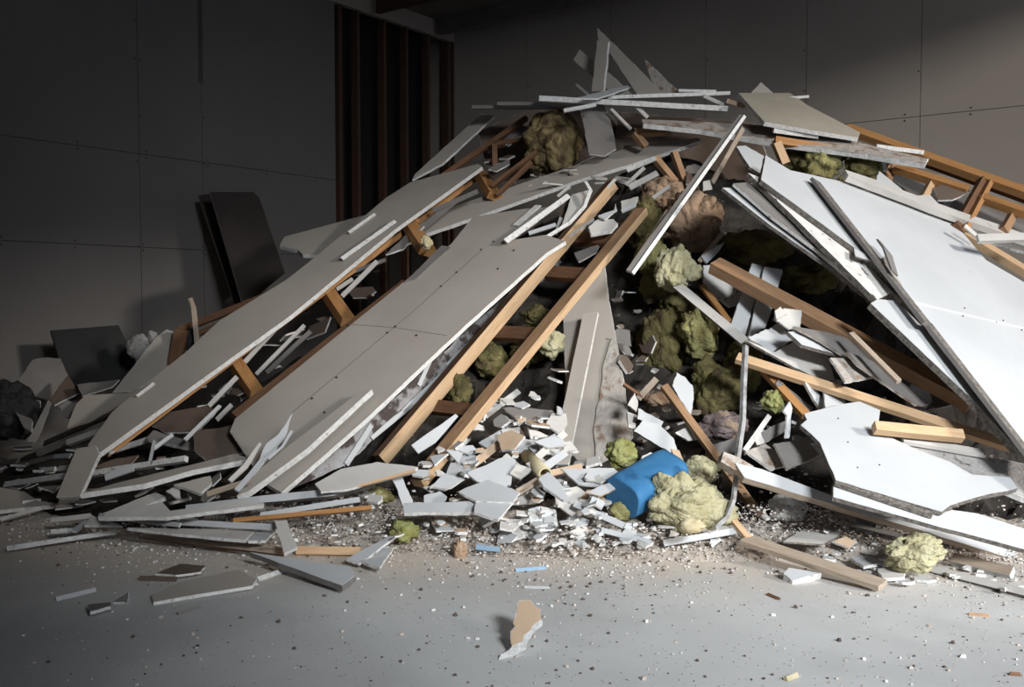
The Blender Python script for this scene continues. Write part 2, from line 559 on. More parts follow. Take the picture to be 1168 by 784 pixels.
def floor_material():
    m = mat('concrete', (0.62, 0.615, 0.60), (0.55, 0.545, 0.535), 0.62, 1.3, bump=0.12, bscale=140, spec=0.35, vary=0, dark=(0.43, 0.425, 0.42), dscale=1.1, dlo=0.42, dhi=0.7)
    nt = m.node_tree
    b = nt.nodes['Principled BSDF']
    src = b.inputs['Base Color'].links[0].from_socket
    tc = nd(nt, 'ShaderNodeTexCoord')
    # plaster dust lying along the foot of the heap: a band in the floor's own coordinates
    sx = nd(nt, 'ShaderNodeSeparateXYZ')
    nt.links.new(tc.outputs['Object'], sx.inputs[0])
    r = nd(nt, 'ShaderNodeMapRange')
    r.inputs[1].default_value = 3.5
    r.inputs[2].default_value = 4.3
    nt.links.new(sx.outputs['Y'], r.inputs[0])
    nz = nd(nt, 'ShaderNodeTexNoise')
    nz.inputs['Scale'].default_value = 3.2
    nz.inputs['Detail'].default_value = 9
    nt.links.new(tc.outputs['Object'], nz.inputs['Vector'])
    ad = nd(nt, 'ShaderNodeMath', operation='MULTIPLY_ADD')
    nt.links.new(nz.outputs['Fac'], ad.inputs[0])
    ad.inputs[1].default_value = 1.8
    ad.inputs[2].default_value = -0.95
    a2 = nd(nt, 'ShaderNodeMath', operation='ADD', use_clamp=True)
    nt.links.new(r.outputs[0], a2.inputs[0])
    nt.links.new(ad.outputs[0], a2.inputs[1])
    m3 = nd(nt, 'ShaderNodeMath', operation='MULTIPLY')
    nt.links.new(a2.outputs[0], m3.inputs[0])
    nt.links.new(r.outputs[0], m3.inputs[1])
    mx = nd(nt, 'ShaderNodeMix', data_type='RGBA')
    mx.inputs['B'].default_value = (0.60, 0.53, 0.465, 1)
    nt.links.new(m3.outputs[0], mx.inputs['Factor'])
    nt.links.new(src, mx.inputs['A'])
    # fine dark specks
    n4 = nd(nt, 'ShaderNodeTexVoronoi')
    n4.inputs['Scale'].default_value = 20
    nt.links.new(tc.outputs['Object'], n4.inputs['Vector'])
    r4 = nd(nt, 'ShaderNodeMapRange')
    r4.inputs[1].default_value = 0.07
    r4.inputs[2].default_value = 0.12
    r4.inputs[3].default_value = 0.55
    r4.inputs[4].default_value = 0.0
    nt.links.new(n4.outputs['Distance'], r4.inputs[0])
    mx4 = nd(nt, 'ShaderNodeMix', data_type='RGBA')
    mx4.inputs['B'].default_value = (0.16, 0.14, 0.12, 1)
    nt.links.new(r4.outputs[0], mx4.inputs['Factor'])
    nt.links.new(mx.outputs['Result'], mx4.inputs['A'])
    nt.links.new(mx4.outputs['Result'], b.inputs['Base Color'])
floor_material()
Z = V((0, 0, 1))
boxes('floor', [(V((-11, -4, -0.1)), V((22, 0, 0)), V((0, 19, 0)), Z * 0.1)], ['concrete'], kind='structure')

def panels(name, O, D, Nn, vs, hs, top, m, skip=lambda a, b, z0, z1: False):
    """board-lined wall: panels with open joints in front of a dark backing"""
    g = 0.003
    sp = []
    H_ = [0.0] + hs + [top]
    for i in range(len(vs) - 1):
        for j in range(len(H_) - 1):
            if skip(vs[i], vs[i + 1], H_[j], H_[j + 1]):
                continue
            sp.append((O + D * (vs[i] + g) - Nn * 0.013 + Z * (H_[j] + g), D * (vs[i + 1] - vs[i] - 2 * g), Nn * 0.013, Z * (H_[j + 1] - H_[j] - 2 * g), 0))
    sp.append((O + D * vs[0] - Nn * 0.05, D * (vs[-1] - vs[0]), Nn * 0.037, Z * top, 1))
    w = boxes(name, sp, [m, 'joint'], kind='structure')
    sc = []
    for v in vs[1:-1]:
        z = 0.35
        while z < top - 0.2:
            for s in (-0.022, 0.022):
                if rnd.random() < 0.45:
                    sc.append((O + D * (v + s - 0.007) + Z * (z + rnd.uniform(-0.05, 0.05)) - Nn * 0.001, D * 0.014, Nn * 0.0025, Z * 0.014))
            z += 0.42
    for h in hs:
        a = vs[0] + 0.3
        while a < vs[-1]:
            for s in (-0.03, 0.03):
                sc.append((O + D * a + Z * (h + s - 0.007) - Nn * 0.001, D * 0.014, Nn * 0.0025, Z * 0.014))
            a += rnd.uniform(0.45, 0.75)
    boxes('screw_head', sc, ['screw'], parent=w)
    return w

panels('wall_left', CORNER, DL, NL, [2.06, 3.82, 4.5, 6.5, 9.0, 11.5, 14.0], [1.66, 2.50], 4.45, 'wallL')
panels('wall_back', CORNER, DB, NB, [-0.9, 0.0, 1.14, 2.30, 3.46, 4.55, 5.64, 6.75, 8.0, 9.2], [2.91], HC, 'wallB')
# a gap left open over one joint of the board lining
boxes('trim_1', [(CORNER + DL * 3.80 + Z * 3.25 - NL * 0.004, DL * 0.05, NL * 0.006, Z * 1.2)], ['joint'], kind='structure')
# the unlined bay: open studs, void shade painted as near-black sheets behind them
boxes('wall_left_bay', [(CORNER - NL * 0.42 - DL * 0.05, DL * 2.4, NL * 0.02, Z * HC), (CORNER - NL * 0.42 + DL * 2.10, DL * 0.02, NL * 0.40, Z * HC)], ['voidShade'], kind='structure')
t0 = V((0, 0, 0))
for px_, wd in ((389.5, 0.055), (410, 0.042), (440, 0.042), (465, 0.042), (490, 0.042), (512, 0.042)):
    r_ = ray(px_, 200)
    k_ = (CORNER - CAM).dot(NL) / r_.dot(NL)
    P_ = CAM + r_ * k_
    tt = (P_ - CORNER).dot(DL)
    s_ = boxes('stud', [(CORNER + DL * (tt - wd / 2) - NL * 0.10, DL * wd, NL * 0.10, Z * 4.44)], ['studWood'])
    s_['kind'] = 'structure'
    s_.name = 'wall_stud'
    s_.parent = bpy.data.objects['wall_left_bay']
boxes('trim_2', [(CORNER + Z * 4.44 - NL * 0.05, DL * 14, NL * 0.075, Z * 0.2)], ['header'], kind='structure')
boxes('trim_3', [(CORNER + DB * 0.0 + NB * 0.0 - DL * 0.0 + NL * 0.0, NL * 0.03, DL * 0.03, Z * 4.44)], ['studWood'], kind='structure')
ce = boxes('ceiling', [(V((-11, -3.0, HC)), V((17.9, 0, 0)), V((0, 18, 0)), Z * 0.1)], ['ceil'], kind='structure')
for i_ in range(6):
    q_ = CORNER + DL * (0.35 + 1.1 * i_)
    boxes('joist', [(q_ + Z * (HC - 0.2) + NL * 0.1, NL * 9.5, DL * 0.06, Z * 0.2)], ['studWood' if i_ % 3 == 1 else 'ceil'], parent=ce)

# unseen side wall; its gate opening is placed to shape the daylight
GY0, GY1, GZ = -0.75, 7.6, 4.4
boxes('wall_right_unseen', [(V((6.7, -3.0, 0)), V((0.2, 0, 0)), V((0, 3.0 + GY0, 0)), Z * HC), (V((6.7, GY0, GZ)), V((0.2, 0, 0)), V((0, GY1 - GY0, 0)), Z * (HC - GZ)), (V((6.7, GY1, 0)), V((0.2, 0, 0)), V((0, 1.6, 0)), Z * HC)], ['wallB'], kind='structure')
boxes('wall_front_blocker', [(V((-11, -1.0, 0)), V((12.45, 0, 0)), V((0, 0.2, 0)), Z * HC)], ['wallB'], kind='structure')  # added unseen wall; its end blocks light from the near floor
# ================================================================= the big pieces, flank by the lined wall
# leaning dark panels
B('panel_board', 'dark brown panel leaning upright against the grey wall, nearer of two', [(240, 219), (289, 219), (296, 226), (325, 312), (278, 350)], 'blackPanel', n=(0.70, -0.66, 0.27), d=8.9, t=0.02, jag=0, edge='groove', cat='panel', face=False)
B('panel_board', 'dark brown panel leaning on the grey wall, mostly hidden behind a twin', [(227, 223), (240, 221), (280, 350), (270, 352)], 'blackPanel', n=(0.70, -0.66, 0.27), d=9.05, t=0.02, jag=0, edge='groove', cat='panel', face=False)
B('panel_board', 'square charcoal panel standing tilted against the base of the grey wall', [(58, 377), (135, 371), (155, 412), (150, 436), (87, 440), (74, 432)], 'charPanel', n=(0.6, -0.76, 0.25), d=7.75, t=0.03, jag=0, edge='charPanel', cat='panel', face=False)

# the fallen partition: long board still nailed to its studs
def fallen_partition():
    M0 = at(290, 360, 6.6)
    r = empty('fallen_stud_section', M0, 'long grey plasterboard strip still nailed to orange timber framing, sloping down the heap', 'wall section')
    b = B('plasterboard_sheet', None, [(113, 517), (330, 361), (450, 262), (550, 190), (545, 187), (468, 208), (440, 226), (420, 243), (360, 293), (327, 319), (250, 366), (213, 401), (164, 440), (128, 470), (100, 508)], 'grey', n='L', d=6.6, t=0.03, jag=0.5, parent=r, key='S1')
    k = dict(parent=r)
    T('stud', None, 121, 517, 553, 195, 9, 'orangeWood', n=(0.62, -0.7, 0.34), d=(5.6, 7.95), tk=0.05, **k)
    T('stud', None, 268, 474, 463, 322, 10, 'darkWood', n='P', d=(5.75, 6.75), tk=0.05, **k)
    for (a, b2, c, e, da, db, w) in ((265, 404, 294, 446, 6.35, 5.92, 13), (372, 325, 399, 364, 6.92, 6.42, 12), (467, 250, 490, 284, 7.35, 6.86, 12), (549, 194, 566, 221, 7.85, 7.45, 9)):
        T('noggin', None, a, b2, c, e, w, 'orangeWood', n=(0.5, -0.8, 0.3), d=(da, db), tk=0.06, **k)
fallen_partition()
Wl('pale yellow tuft of insulation caught on an orange noggin', 486, 277, 7, 8, 'cream', d=6.72, sub=4, name='insulation_tuft')

B('plasterboard_sheet', 'grey board with pointed end jutting out above the long strip by the open studs', [(319, 280), (324.5, 270), (414, 246), (427, 243), (394, 266), (363, 291), (345, 290), (340, 285)], 'grey', n=(-0.1, -0.42, 0.9), d=7.4, t=0.03)
S('thin white sliver lying along the upper edge of the long grey strip', 398, 265, 428, 244, 3, on=('S1', 0.02), n='C')
S('white plasterboard sliver lying flat on the long grey strip halfway up', 390, 295, 451, 252, 4, on=('S1', 0.03), n='C')
S('small curled white sliver near the lower end of the long grey strip', 156, 452, 176, 437, 3, on=('S1', 0.012), n='C')

def big_sheet():
    b = B('plasterboard_sheet', 'largest grey plasterboard sheet sloping to the floor beside the pale timber ladder', [(300, 549), (321, 562), (415, 480), (532, 370), (624, 288), (645, 275), (622, 268), (577, 275), (612, 250), (628, 236), (600, 238), (540, 247), (514, 279), (460, 322), (268, 478), (262, 492)], 'grey', n='L', d=5.95, t=0.028, jag=0.6, key='S2')
    on_board(b, [(549, 286), (467, 359), (333, 471)], 0.0045, 'groove', 'board_joint', 0.0006, 0.0008)
    on_board(b, [(397, 370), (452, 374), (510, 383)], 0.004, 'groove', 'board_joint', 0.0006, 0.0008)
    dots(b, [(549, 285), (521, 311), (503, 327), (586, 286), (568, 307), (451, 373), (442, 380), (475, 383), (397, 371), (384, 431), (356, 455), (370, 471), (563, 276)], b, 0.007)
    return b
big = big_sheet()
B('torn_backing', 'torn whitish backing board hanging under the long edge of the largest sheet', [(652, 277), (628, 292), (534, 376), (418, 484), (330, 560), (396, 530), (455, 470), (500, 430), (560, 372), (640, 300)], 'holedTorn', n=(0.62, -0.72, 0.30), d=5.95, t=0.02, jag=2.2, edge='white', key='TB')
for i, (a, b_, c, e, w) in enumerate(((395, 530, 424, 485, 6), (424, 500, 470, 462, 5), (460, 470, 512, 420, 6), (478, 440, 492, 410, 5), (510, 418, 556, 372, 5), (545, 392, 600, 336, 5))):
    S('ragged white paper strip hanging from the torn backing, %s of the row' % ('lowest', 'second from the bottom', 'third from the bottom', 'fourth from the bottom', 'fifth from the bottom', 'topmost')[i], a, b_, c, e, w, 'white', on=('TB', 0.012), tk=0.004, name='paper_strip', jag=2)
B('plasterboard_sheet', 'narrow grey sheet lying over the foot of the largest sheet, thick white edge', [(424, 444), (412, 446), (330, 508), (290, 540), (270, 566), (284, 560), (350, 512)], 'grey', on=('S2', 0.06), t=0.035, jag=0.4)
B('torn_backing', 'brownish flake of paper on the upper corner of the largest sheet', [(462, 321), (504, 280), (514, 282), (474, 318)], 'dim', on=('S2', 0.012), t=0.008, face=False, edge='dim')
S('white sliver standing on the largest sheet near the upper ragged end', 577, 275, 649, 223, 6, on=('S2', 0.04), n='C')
S('thin white flake on the upper end of the largest grey sheet', 588, 257, 614, 234, 5, on=('S2', 0.012), tk=0.006)

# the tapered board crossing behind
B('plasterboard_sheet', 'long tapering tan board slanting up below the round brown insulation ball', [(445, 285), (480, 250), (540, 228), (640, 194), (711, 170), (712, 166), (750, 163), (796, 157), (800, 160), (780, 167), (720, 187), (660, 205), (560, 241), (485, 267)], 'grey', n=(-0.28, -0.58, 0.76), d=7.42, t=0.03, jag=0.6)
B('plasterboard_sheet', 'grey board with broken white tip rising in the shade beside the open studs', [(549, 130), (564, 132), (504, 187), (470, 205), (473, 199)], 'grey', n=(-0.3, -0.7, 0.64), d=7.9, t=0.02)
T('timber_batten', 'dim timber batten level behind the round brown insulation ball', 560, 164, 602, 158, 5, 'darkWood', d=7.9)
T('timber_batten', 'dim upright timber batten in the dark gap near the open studs', 564, 164, 565, 196, 6, 'darkWood', d=7.8)
T('timber_batten', 'dim slanting timber batten running up to the round brown ball', 505, 200, 601, 133, 5, 'darkWood', d=(7.7, 8.0))
T('timber_batten', 'dim timber batten fanning out below the round brown ball, upper', 560, 212, 612, 172, 4, 'darkWood', d=7.5)
T('timber_batten', 'dim timber batten fanning out below the round brown ball, lower', 566, 222, 606, 184, 4, 'darkWood', d=7.4)
B('plasterboard_shard', 'small pale tongue-shaped shard beside the top of the long nailed strip', [(557, 193), (566, 188), (581, 182), (581, 187), (567, 195)], 'dim', d=7.6, n='F')
B('plasterboard_shard', 'dim grey shard wedged under the level boards near the brown ball', [(572, 162), (592, 142), (604, 146), (580, 166)], 'dim', d=8.0, n='F')
S('dim batten under the long nailed strip near its top end', 494, 240, 545, 218, 5, 'dim', d=7.3)
S('grey sliver in the dark hollow under the top of the nailed strip', 480, 262, 520, 228, 7, 'dim', d=7.3)

# ================================================================= the top of the heap
B('plasterboard_shard', 'tall triangular shard with lit edge pointing up at the very top of the heap', [(681, 31), (756, 106), (727, 108), (698, 64), (682, 44)], 'grey', n=(-0.45, -0.86, 0.24), d=7.55, t=0.03, face=True)
B('plasterboard_shard', 'upright narrow shard standing at the top of the heap before the tall triangle', [(681, 46), (694, 47), (688, 104), (675, 104)], 'grey', n=(-0.5, -0.83, 0.2), d=7.4, t=0.03)
B('plasterboard_shard', 'short square-ended shard poking out behind the upright one at the top', [(661, 56), (679, 70), (700, 88), (719, 106), (700, 108), (676, 88), (654, 68)], 'grey', n=(-0.45, -0.86, 0.24), d=7.6, t=0.02)
S('thin lit strip running down behind the upright shard at the top', 690, 83, 720, 109, 4, d=7.62)
B('plasterboard_shard', 'dirty pointed shard, second spike on the top of the heap', [(735, 67), (776, 106), (754, 107), (742, 90)], 'torn', n=(-0.45, -0.86, 0.24), d=7.55, t=0.02)
S('small dark stick leaning beside the upright shard at the top', 657, 96, 671, 108, 3, 'dim', d=7.4)
B('plasterboard_strip', 'pale wedge-shaped strip tilted across the foot of the upright top shard', [(656, 112), (728, 94), (715, 101), (682, 112)], 'white', n=(0.1, -0.45, 0.9), d=7.3, t=0.012)
S('upper level strip on the ridge, ending near the tan slab', 693, 111, 833, 106, 4, 'gyp', d=7.35, n='E', tk=0.25)
S('long lit plaster strip across the ridge, over the round brown ball', 615, 112, 830, 124, 6, 'gyp', d=7.25, n='E', tk=0.3)
S('dark level board edge over the brown ball, uppermost', 567, 118, 690, 119, 4, 'dim', d=7.5, n='E', tk=0.25)
S('darkest level board edge reaching out towards the open studs', 538, 122, 646, 122, 4, 'dim', d=7.6, n='E', tk=0.25)
S('short white sliver just above the round brown ball', 643, 126, 680, 119, 4, d=7.15, n='C')
S('short strip of plasterboard on the ridge beside the tan slab, top one', 774, 103, 817, 104, 3, d=7.4, n='E', tk=0.08)
S('tilted strip on the ridge beside the tan slab, middle one', 803, 109, 831, 122, 4, 'pale', d=7.3, n='E', tk=0.05)
S('brownish broken strip beside the tan slab, lowest one', 829, 115, 850, 121, 5, 'kraft', d=7.25, n='E', tk=0.05)
B('plasterboard_sheet', 'tan slab lying flat on the shoulder of the heap, facing up', [(842, 106), (901, 106), (921, 120), (981, 151), (979, 157), (930, 149), (872, 139)], 'tan', n=(0.12, -0.50, 0.86), d=6.95, t=0.03, jag=0.6)
B('plasterboard_shard', 'small triangular shard sticking up behind the tan slab', [(857, 106), (868, 94), (881, 105), (882, 112), (858, 110)], 'grey', n='C', d=7.4)
S('small square corner of board behind the tan slab', 900, 112, 923, 110, 3, d=7.3, n='E', tk=0.05)
B('plasterboard_sheet', 'long level board with a ragged white edge below the tan slab', [(732, 136), (800, 139), (870, 143), (960, 158), (1058, 181), (1056, 187), (990, 176), (870, 160), (800, 148), (734, 141)], 'torn', n=(0.02, -0.42, 0.9), d=6.85, t=0.035, jag=1.4)
S('white ragged strip tucked right under the tan slab', 883, 148, 934, 155, 7, d=6.75, n='E', tk=0.05)
T('timber_batten', 'orange batten end peeping out under the tan slab', 888, 143, 912, 149, 6, 'orangeWood', d=6.78, n='C')
T('timber_batten', 'orange level batten above the yellow insulation on the shoulder', 885, 159, 948, 169, 8, 'orangeWood', d=6.7, n='C')
T('timber_batten', 'short upright yellow timber beside the insulation on the shoulder', 887, 162, 897, 186, 9, 'paleWood', d=6.62, n='C')
S('small white strip at the end of the level board on the shoulder', 1000, 167, 1054, 174, 5, d=6.75, n='E', tk=0.04)
S('dark-backed white strip end jutting past the level board', 1010, 176, 1059, 183, 4, d=6.6, n='E', tk=0.04)
S('pale strip end tied beside the insulation on the shoulder', 1006, 172, 1010, 196, 4, 'pale', d=6.6, n='C')

Wl('round brown insulation ball under the ridge of the heap', 632, 163, 35, 39, 'woolGold', d=7.72, rough=0.8)
Wl('yellow insulation clump on the shoulder, under the orange batten', 937, 187, 22, 19, 'wool', d=6.75)
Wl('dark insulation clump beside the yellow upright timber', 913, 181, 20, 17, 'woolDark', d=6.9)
Wl('yellow insulation clump under the white strip ends on the shoulder', 985, 190, 20, 16, 'wool', d=6.72)
Wl('upper small tuft of yellow insulation between the shoulder clumps', 957, 176, 13, 9, 'wool', d=6.8, sub=4)
Wl('tiny yellow tuft on the edge of the large white sheet', 963, 205, 8, 6, 'wool', d=6.35, sub=4, name='insulation_tuft')

B('plasterboard_sheet', 'added dark brown board giving the shaded gap below the long level board', [(705, 128), (860, 140), (880, 190), (850, 215), (760, 215), (700, 180)], 'brown', n=(0.0, -0.9, 0.43), d=8.0, t=0.015, face=True)  # added board, its dark colour stands in for the shaded gap
B('plasterboard_sheet', 'added dark brown board giving the shaded gap behind the round brown ball', [(545, 150), (600, 126), (690, 122), (715, 160), (640, 196), (560, 210)], 'brown', n=(0.0, -0.9, 0.43), d=8.3, t=0.015, face=True)  # likewise added, dark brown in place of deep shade by the ball
# pieces hanging in the hollow under the ridge
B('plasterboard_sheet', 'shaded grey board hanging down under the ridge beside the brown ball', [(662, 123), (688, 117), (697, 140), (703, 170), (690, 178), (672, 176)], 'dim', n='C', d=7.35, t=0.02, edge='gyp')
S('thin grey sliver hanging under the ridge, longer of two', 697, 124, 720, 147, 3, 'pale', d=7.3)
S('thin grey sliver hanging under the ridge, shorter of two', 724, 119, 739, 134, 4, 'pale', d=7.3)
T('timber_batten', 'dim level batten in the hollow under the ridge', 724, 149, 765, 148, 6, 'wood', d=7.3)
T('timber_batten', 'dim batten falling from the level one in the hollow', 725, 150, 738, 166, 6, 'wood', d=7.25)
T('timber_batten', 'dim slanting batten below the tip of the tapering board', 748, 178, 772, 207, 6, 'wood', d=7.0)
T('timber_batten', 'dim steep batten near the head of the leaning blade', 770, 172, 784, 212, 6, 'wood', d=7.1)
S('white chip under the tapering board, uppermost', 715, 194, 748, 180, 5, d=6.85)
S('grey chip under the tapering board, steeper one', 714, 211, 735, 191, 4, 'pale', d=6.7)
S('pale chip under the tapering board, lower and longer one', 718, 214, 750, 197, 6, 'pale', d=6.6)
S('pale curved chip near the top of the timber ladder', 742, 228, 764, 212, 4, 'pale', d=6.5)

# the leaning blade
bl = S('long white-edged blade of board leaning across the dark hollow', 850, 132, 722, 312, 4, 'gyp', d=(6.45, 5.45), n=(0.55, -0.7, 0.45), tk=0.012, edge='dim', jag=0.3, name='plasterboard_splinter')
K('paper_face', None, [(846, 131), (717, 309)], 5, 'dim', d=(6.47, 5.47), n=(-0.3, -0.9, 0.3), tk=0.015, jag=0.3, parent=bl)
S('thin brown sliver leaning behind the long blade', 848, 146, 813, 208, 5, 'greyWood', d=(6.55, 6.3), n='S', name='timber_sliver')
S('thin dark sliver leaning below the long blade beside the insulation', 762, 240, 722, 300, 3, 'greyWood', d=5.9, n='S', name='timber_sliver')

# ================================================================= the timber ladder and the board behind it
def ladder():
    r = empty('timber_ladder', at(470, 545, 5.2), 'pale timber ladder frame of two long studs and noggins leaning up the heap', 'timber frame')
    k = dict(parent=r)
    T('stud', None, 437, 525, 702, 210, 13, 'paleWood', n=(0.74, -0.60, 0.30), d=(5.35, 6.75), tk=0.07, edge='darkWood', **k)
    T('stud', None, 474, 548, 731, 237, 10, 'wood', n=(-0.5, -0.6, 0.62), d=(4.9, 6.42), tk=0.05, edge='paleWood', **k)
    for (a, b, c, e, da, db, w) in ((490, 462, 536, 467, 5.63, 5.47, 14), (562, 378, 610, 380, 6.0, 5.82, 14), (624, 309, 668, 312, 6.34, 6.14, 13), (655, 270, 700, 272, 6.5, 6.3, 12)):
        T('noggin', None, a, b, c, e, w, 'darkWood', n=(0.1, -0.85, 0.5), d=(da, db), tk=0.045, **k)
ladder()
def tall_board():
    b = B('plasterboard_sheet', 'tall grey sheet standing nearly upright beside the timber ladder', [(642, 352), (690, 303), (694, 340), (711, 430), (716, 470), (722, 498), (700, 520), (674, 534), (640, 534), (645, 440)], 'grey', n=(-0.25, -0.80, 0.55), d=5.6, t=0.02, jag=0.7, key='TS')
    B('torn_core', None, [(698, 385), (709, 432), (719, 496), (680, 531), (677, 489), (684, 448), (690, 410)], 'torn', on=('TS', 0.014), t=0.008, jag=2.2, face=False, parent=b)
    return b
tall_board()
B('plasterboard_strip', 'long narrow strip with bright edge propped against the tall grey sheet', [(665, 359), (682, 356), (665, 440), (648, 530), (634, 530), (636, 494)], 'grey', on=('TS', 0.08), t=0.03, jag=0.4, face=True)
Wl('round pale insulation ball seen between ladder and tall grey sheet', 629, 392, 15, 15, 'woolPale', d=5.8)
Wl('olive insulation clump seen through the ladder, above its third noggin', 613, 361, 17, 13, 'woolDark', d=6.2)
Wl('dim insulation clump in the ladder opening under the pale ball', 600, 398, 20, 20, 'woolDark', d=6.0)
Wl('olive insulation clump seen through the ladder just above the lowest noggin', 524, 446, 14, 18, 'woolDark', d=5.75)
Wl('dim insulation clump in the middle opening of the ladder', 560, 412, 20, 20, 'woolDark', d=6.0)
# splinters round the head of the ladder
K('paper_strip', 'curved white paper strip curling up near the head of the ladder', [(624, 270), (650, 254), (667, 236), (674, 217), (668, 207)], 4, 'gyp', d=(6.4, 6.5, 6.6, 6.65, 6.7), n='P', tk=0.012, cat='strip')
B('plasterboard_shard', 'grey torn board inside the curve of the paper strip', [(652, 222), (674, 216), (668, 235), (650, 252), (640, 258), (648, 236)], 'pale', d=6.65, n='F')
B('plasterboard_shard', 'grey torn board under the curve of the paper strip, by the ladder stud', [(668, 243), (678, 250), (652, 268), (645, 270), (652, 258)], 'pale', d=6.5, n='F')
B('plasterboard_shard', 'grey lump of broken board between the two ladder studs at the top', [(672, 258), (682, 250), (700, 250), (705, 255), (698, 262), (674, 266)], 'pale', d=6.28, n='F', t=0.03)
B('plasterboard_shard', 'white-edged flake above the lump between the ladder studs', [(682, 246), (700, 240), (702, 232), (704, 240), (690, 250)], 'white', d=6.35, n='F')
B('plasterboard_shard', 'grey board sliver across the top of the ladder', [(708, 230), (728, 224), (726, 232), (710, 240)], 'pale', d=6.4, n='F')
S('short white chip across the second ladder stud near its head', 709, 241, 725, 234, 4, 'white', d=6.3)
B('plasterboard_shard', 'dim glassy flake in the upper ladder opening', [(655, 288), (683, 279), (681, 288), (660, 298)], 'dim', d=6.3, n='F')
S('white chip lying by the upper ragged end of the largest sheet', 603, 266, 634, 256, 4, 'white', d=6.55)
S('grey chip standing by the upper ragged end of the largest sheet', 634, 268, 640, 248, 4, 'pale', d=6.6)
B('plasterboard_shard', 'dim brown flake in the ragged hole at the head of the largest sheet', [(636, 240), (650, 226), (656, 246), (642, 252)], 'brown', d=6.75, n='F')
S('grey splinter under the tapering board near the ladder head', 636, 224, 650, 212, 3, 'pale', d=6.9)
S('thin dark splinter rising beside the ladder stud end', 678, 232, 702, 204, 3, 'pale', d=6.7)

# ================================================================= insulation in the hollow
Wl('pale yellow insulation ball at the mouth of the dark hollow', 769, 306, 22, 24, 'woolPale', lift=0.22)
Wl('small pale knob of insulation beside the pale yellow ball', 789, 311, 13, 11, 'woolPale', lift=0.24, sub=4)
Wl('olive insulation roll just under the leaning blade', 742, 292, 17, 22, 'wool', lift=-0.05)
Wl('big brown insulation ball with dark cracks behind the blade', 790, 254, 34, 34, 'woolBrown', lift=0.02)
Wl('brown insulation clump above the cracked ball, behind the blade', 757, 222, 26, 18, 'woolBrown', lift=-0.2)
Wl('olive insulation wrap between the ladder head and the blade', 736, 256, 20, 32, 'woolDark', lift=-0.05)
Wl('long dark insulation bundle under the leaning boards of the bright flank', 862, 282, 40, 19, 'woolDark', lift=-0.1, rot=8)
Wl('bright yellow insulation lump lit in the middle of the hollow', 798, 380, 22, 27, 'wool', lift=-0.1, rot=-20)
Wl('large dark insulation bundle beside the tall grey sheet', 757, 392, 30, 40, 'woolDark', lift=-0.4)  # darker wool: the shade of the hollow is in this colour
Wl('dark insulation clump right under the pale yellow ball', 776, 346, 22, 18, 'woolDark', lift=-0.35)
Wl('olive insulation bundle low in the hollow behind the slanting stick', 814, 448, 30, 36, 'woolDark', lift=-0.3)  # dark wool colour carries shade here too
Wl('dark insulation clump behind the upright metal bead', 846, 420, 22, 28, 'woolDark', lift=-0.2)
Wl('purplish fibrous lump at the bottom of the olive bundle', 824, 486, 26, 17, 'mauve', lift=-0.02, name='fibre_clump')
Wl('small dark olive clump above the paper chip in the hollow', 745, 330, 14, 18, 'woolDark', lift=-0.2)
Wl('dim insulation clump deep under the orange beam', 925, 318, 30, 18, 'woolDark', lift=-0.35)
Wl('small round green insulation ball beside the upright metal bead', 882, 459, 13, 12, 'green', lift=0.2)
Wl('large cream insulation lump on the floor beside the blue roll', 783, 576, 49, 33, 'woolPale', lift=0.08, rot=10)
Wl('cream insulation clump resting behind the large floor lump', 797, 537, 20, 17, 'woolPale', lift=0.0)
Wl('flat pale flake of insulation at the foot of the large floor lump', 789, 600, 16, 9, 'cream', lift=0.3, sub=4, rough=0.6)
Wl('small olive insulation lump in front of the blue roll', 712, 583, 17, 12, 'wool', lift=0.05, sub=4)
Wl('green insulation ball at the foot of the tall grey sheet', 708, 519, 19, 16, 'green', lift=0.02)
Wl('pale green insulation lump under the stacked white boards', 1042, 631, 33, 20, 'woolPale', lift=0.3, rot=-8)
Wl('green insulation tuft lying under broken boards by the ladder foot', 431, 566, 18, 10, 'wool', lift=0.04, sub=4, name='insulation_tuft')
Wl('bright green insulation tuft lying in the plaster dust', 461, 606, 17, 12, 'green', lift=0.05, sub=4, name='insulation_tuft')
Wl('pinkish-brown root-like lump lying in the plaster dust', 525, 628, 9, 12, 'woolBrown', lift=0.03, sub=4, name='fibre_clump')
Wl('bumpy grey insulation piece standing by the charcoal panel', 158, 396, 15, 16, 'greygyp', d=7.5, rough=0.5, sub=4, deep=0.4)
Wl('small round grey knob beside the bumpy grey insulation', 175, 386, 6, 8, 'greygyp', d=7.6, sub=4)
Wl('dark bag-like lump at the edge of the heap by the wall', 12, 470, 32, 34, 'charPanel', d=6.4, rough=0.7, name='dark_lump', cat='bag')

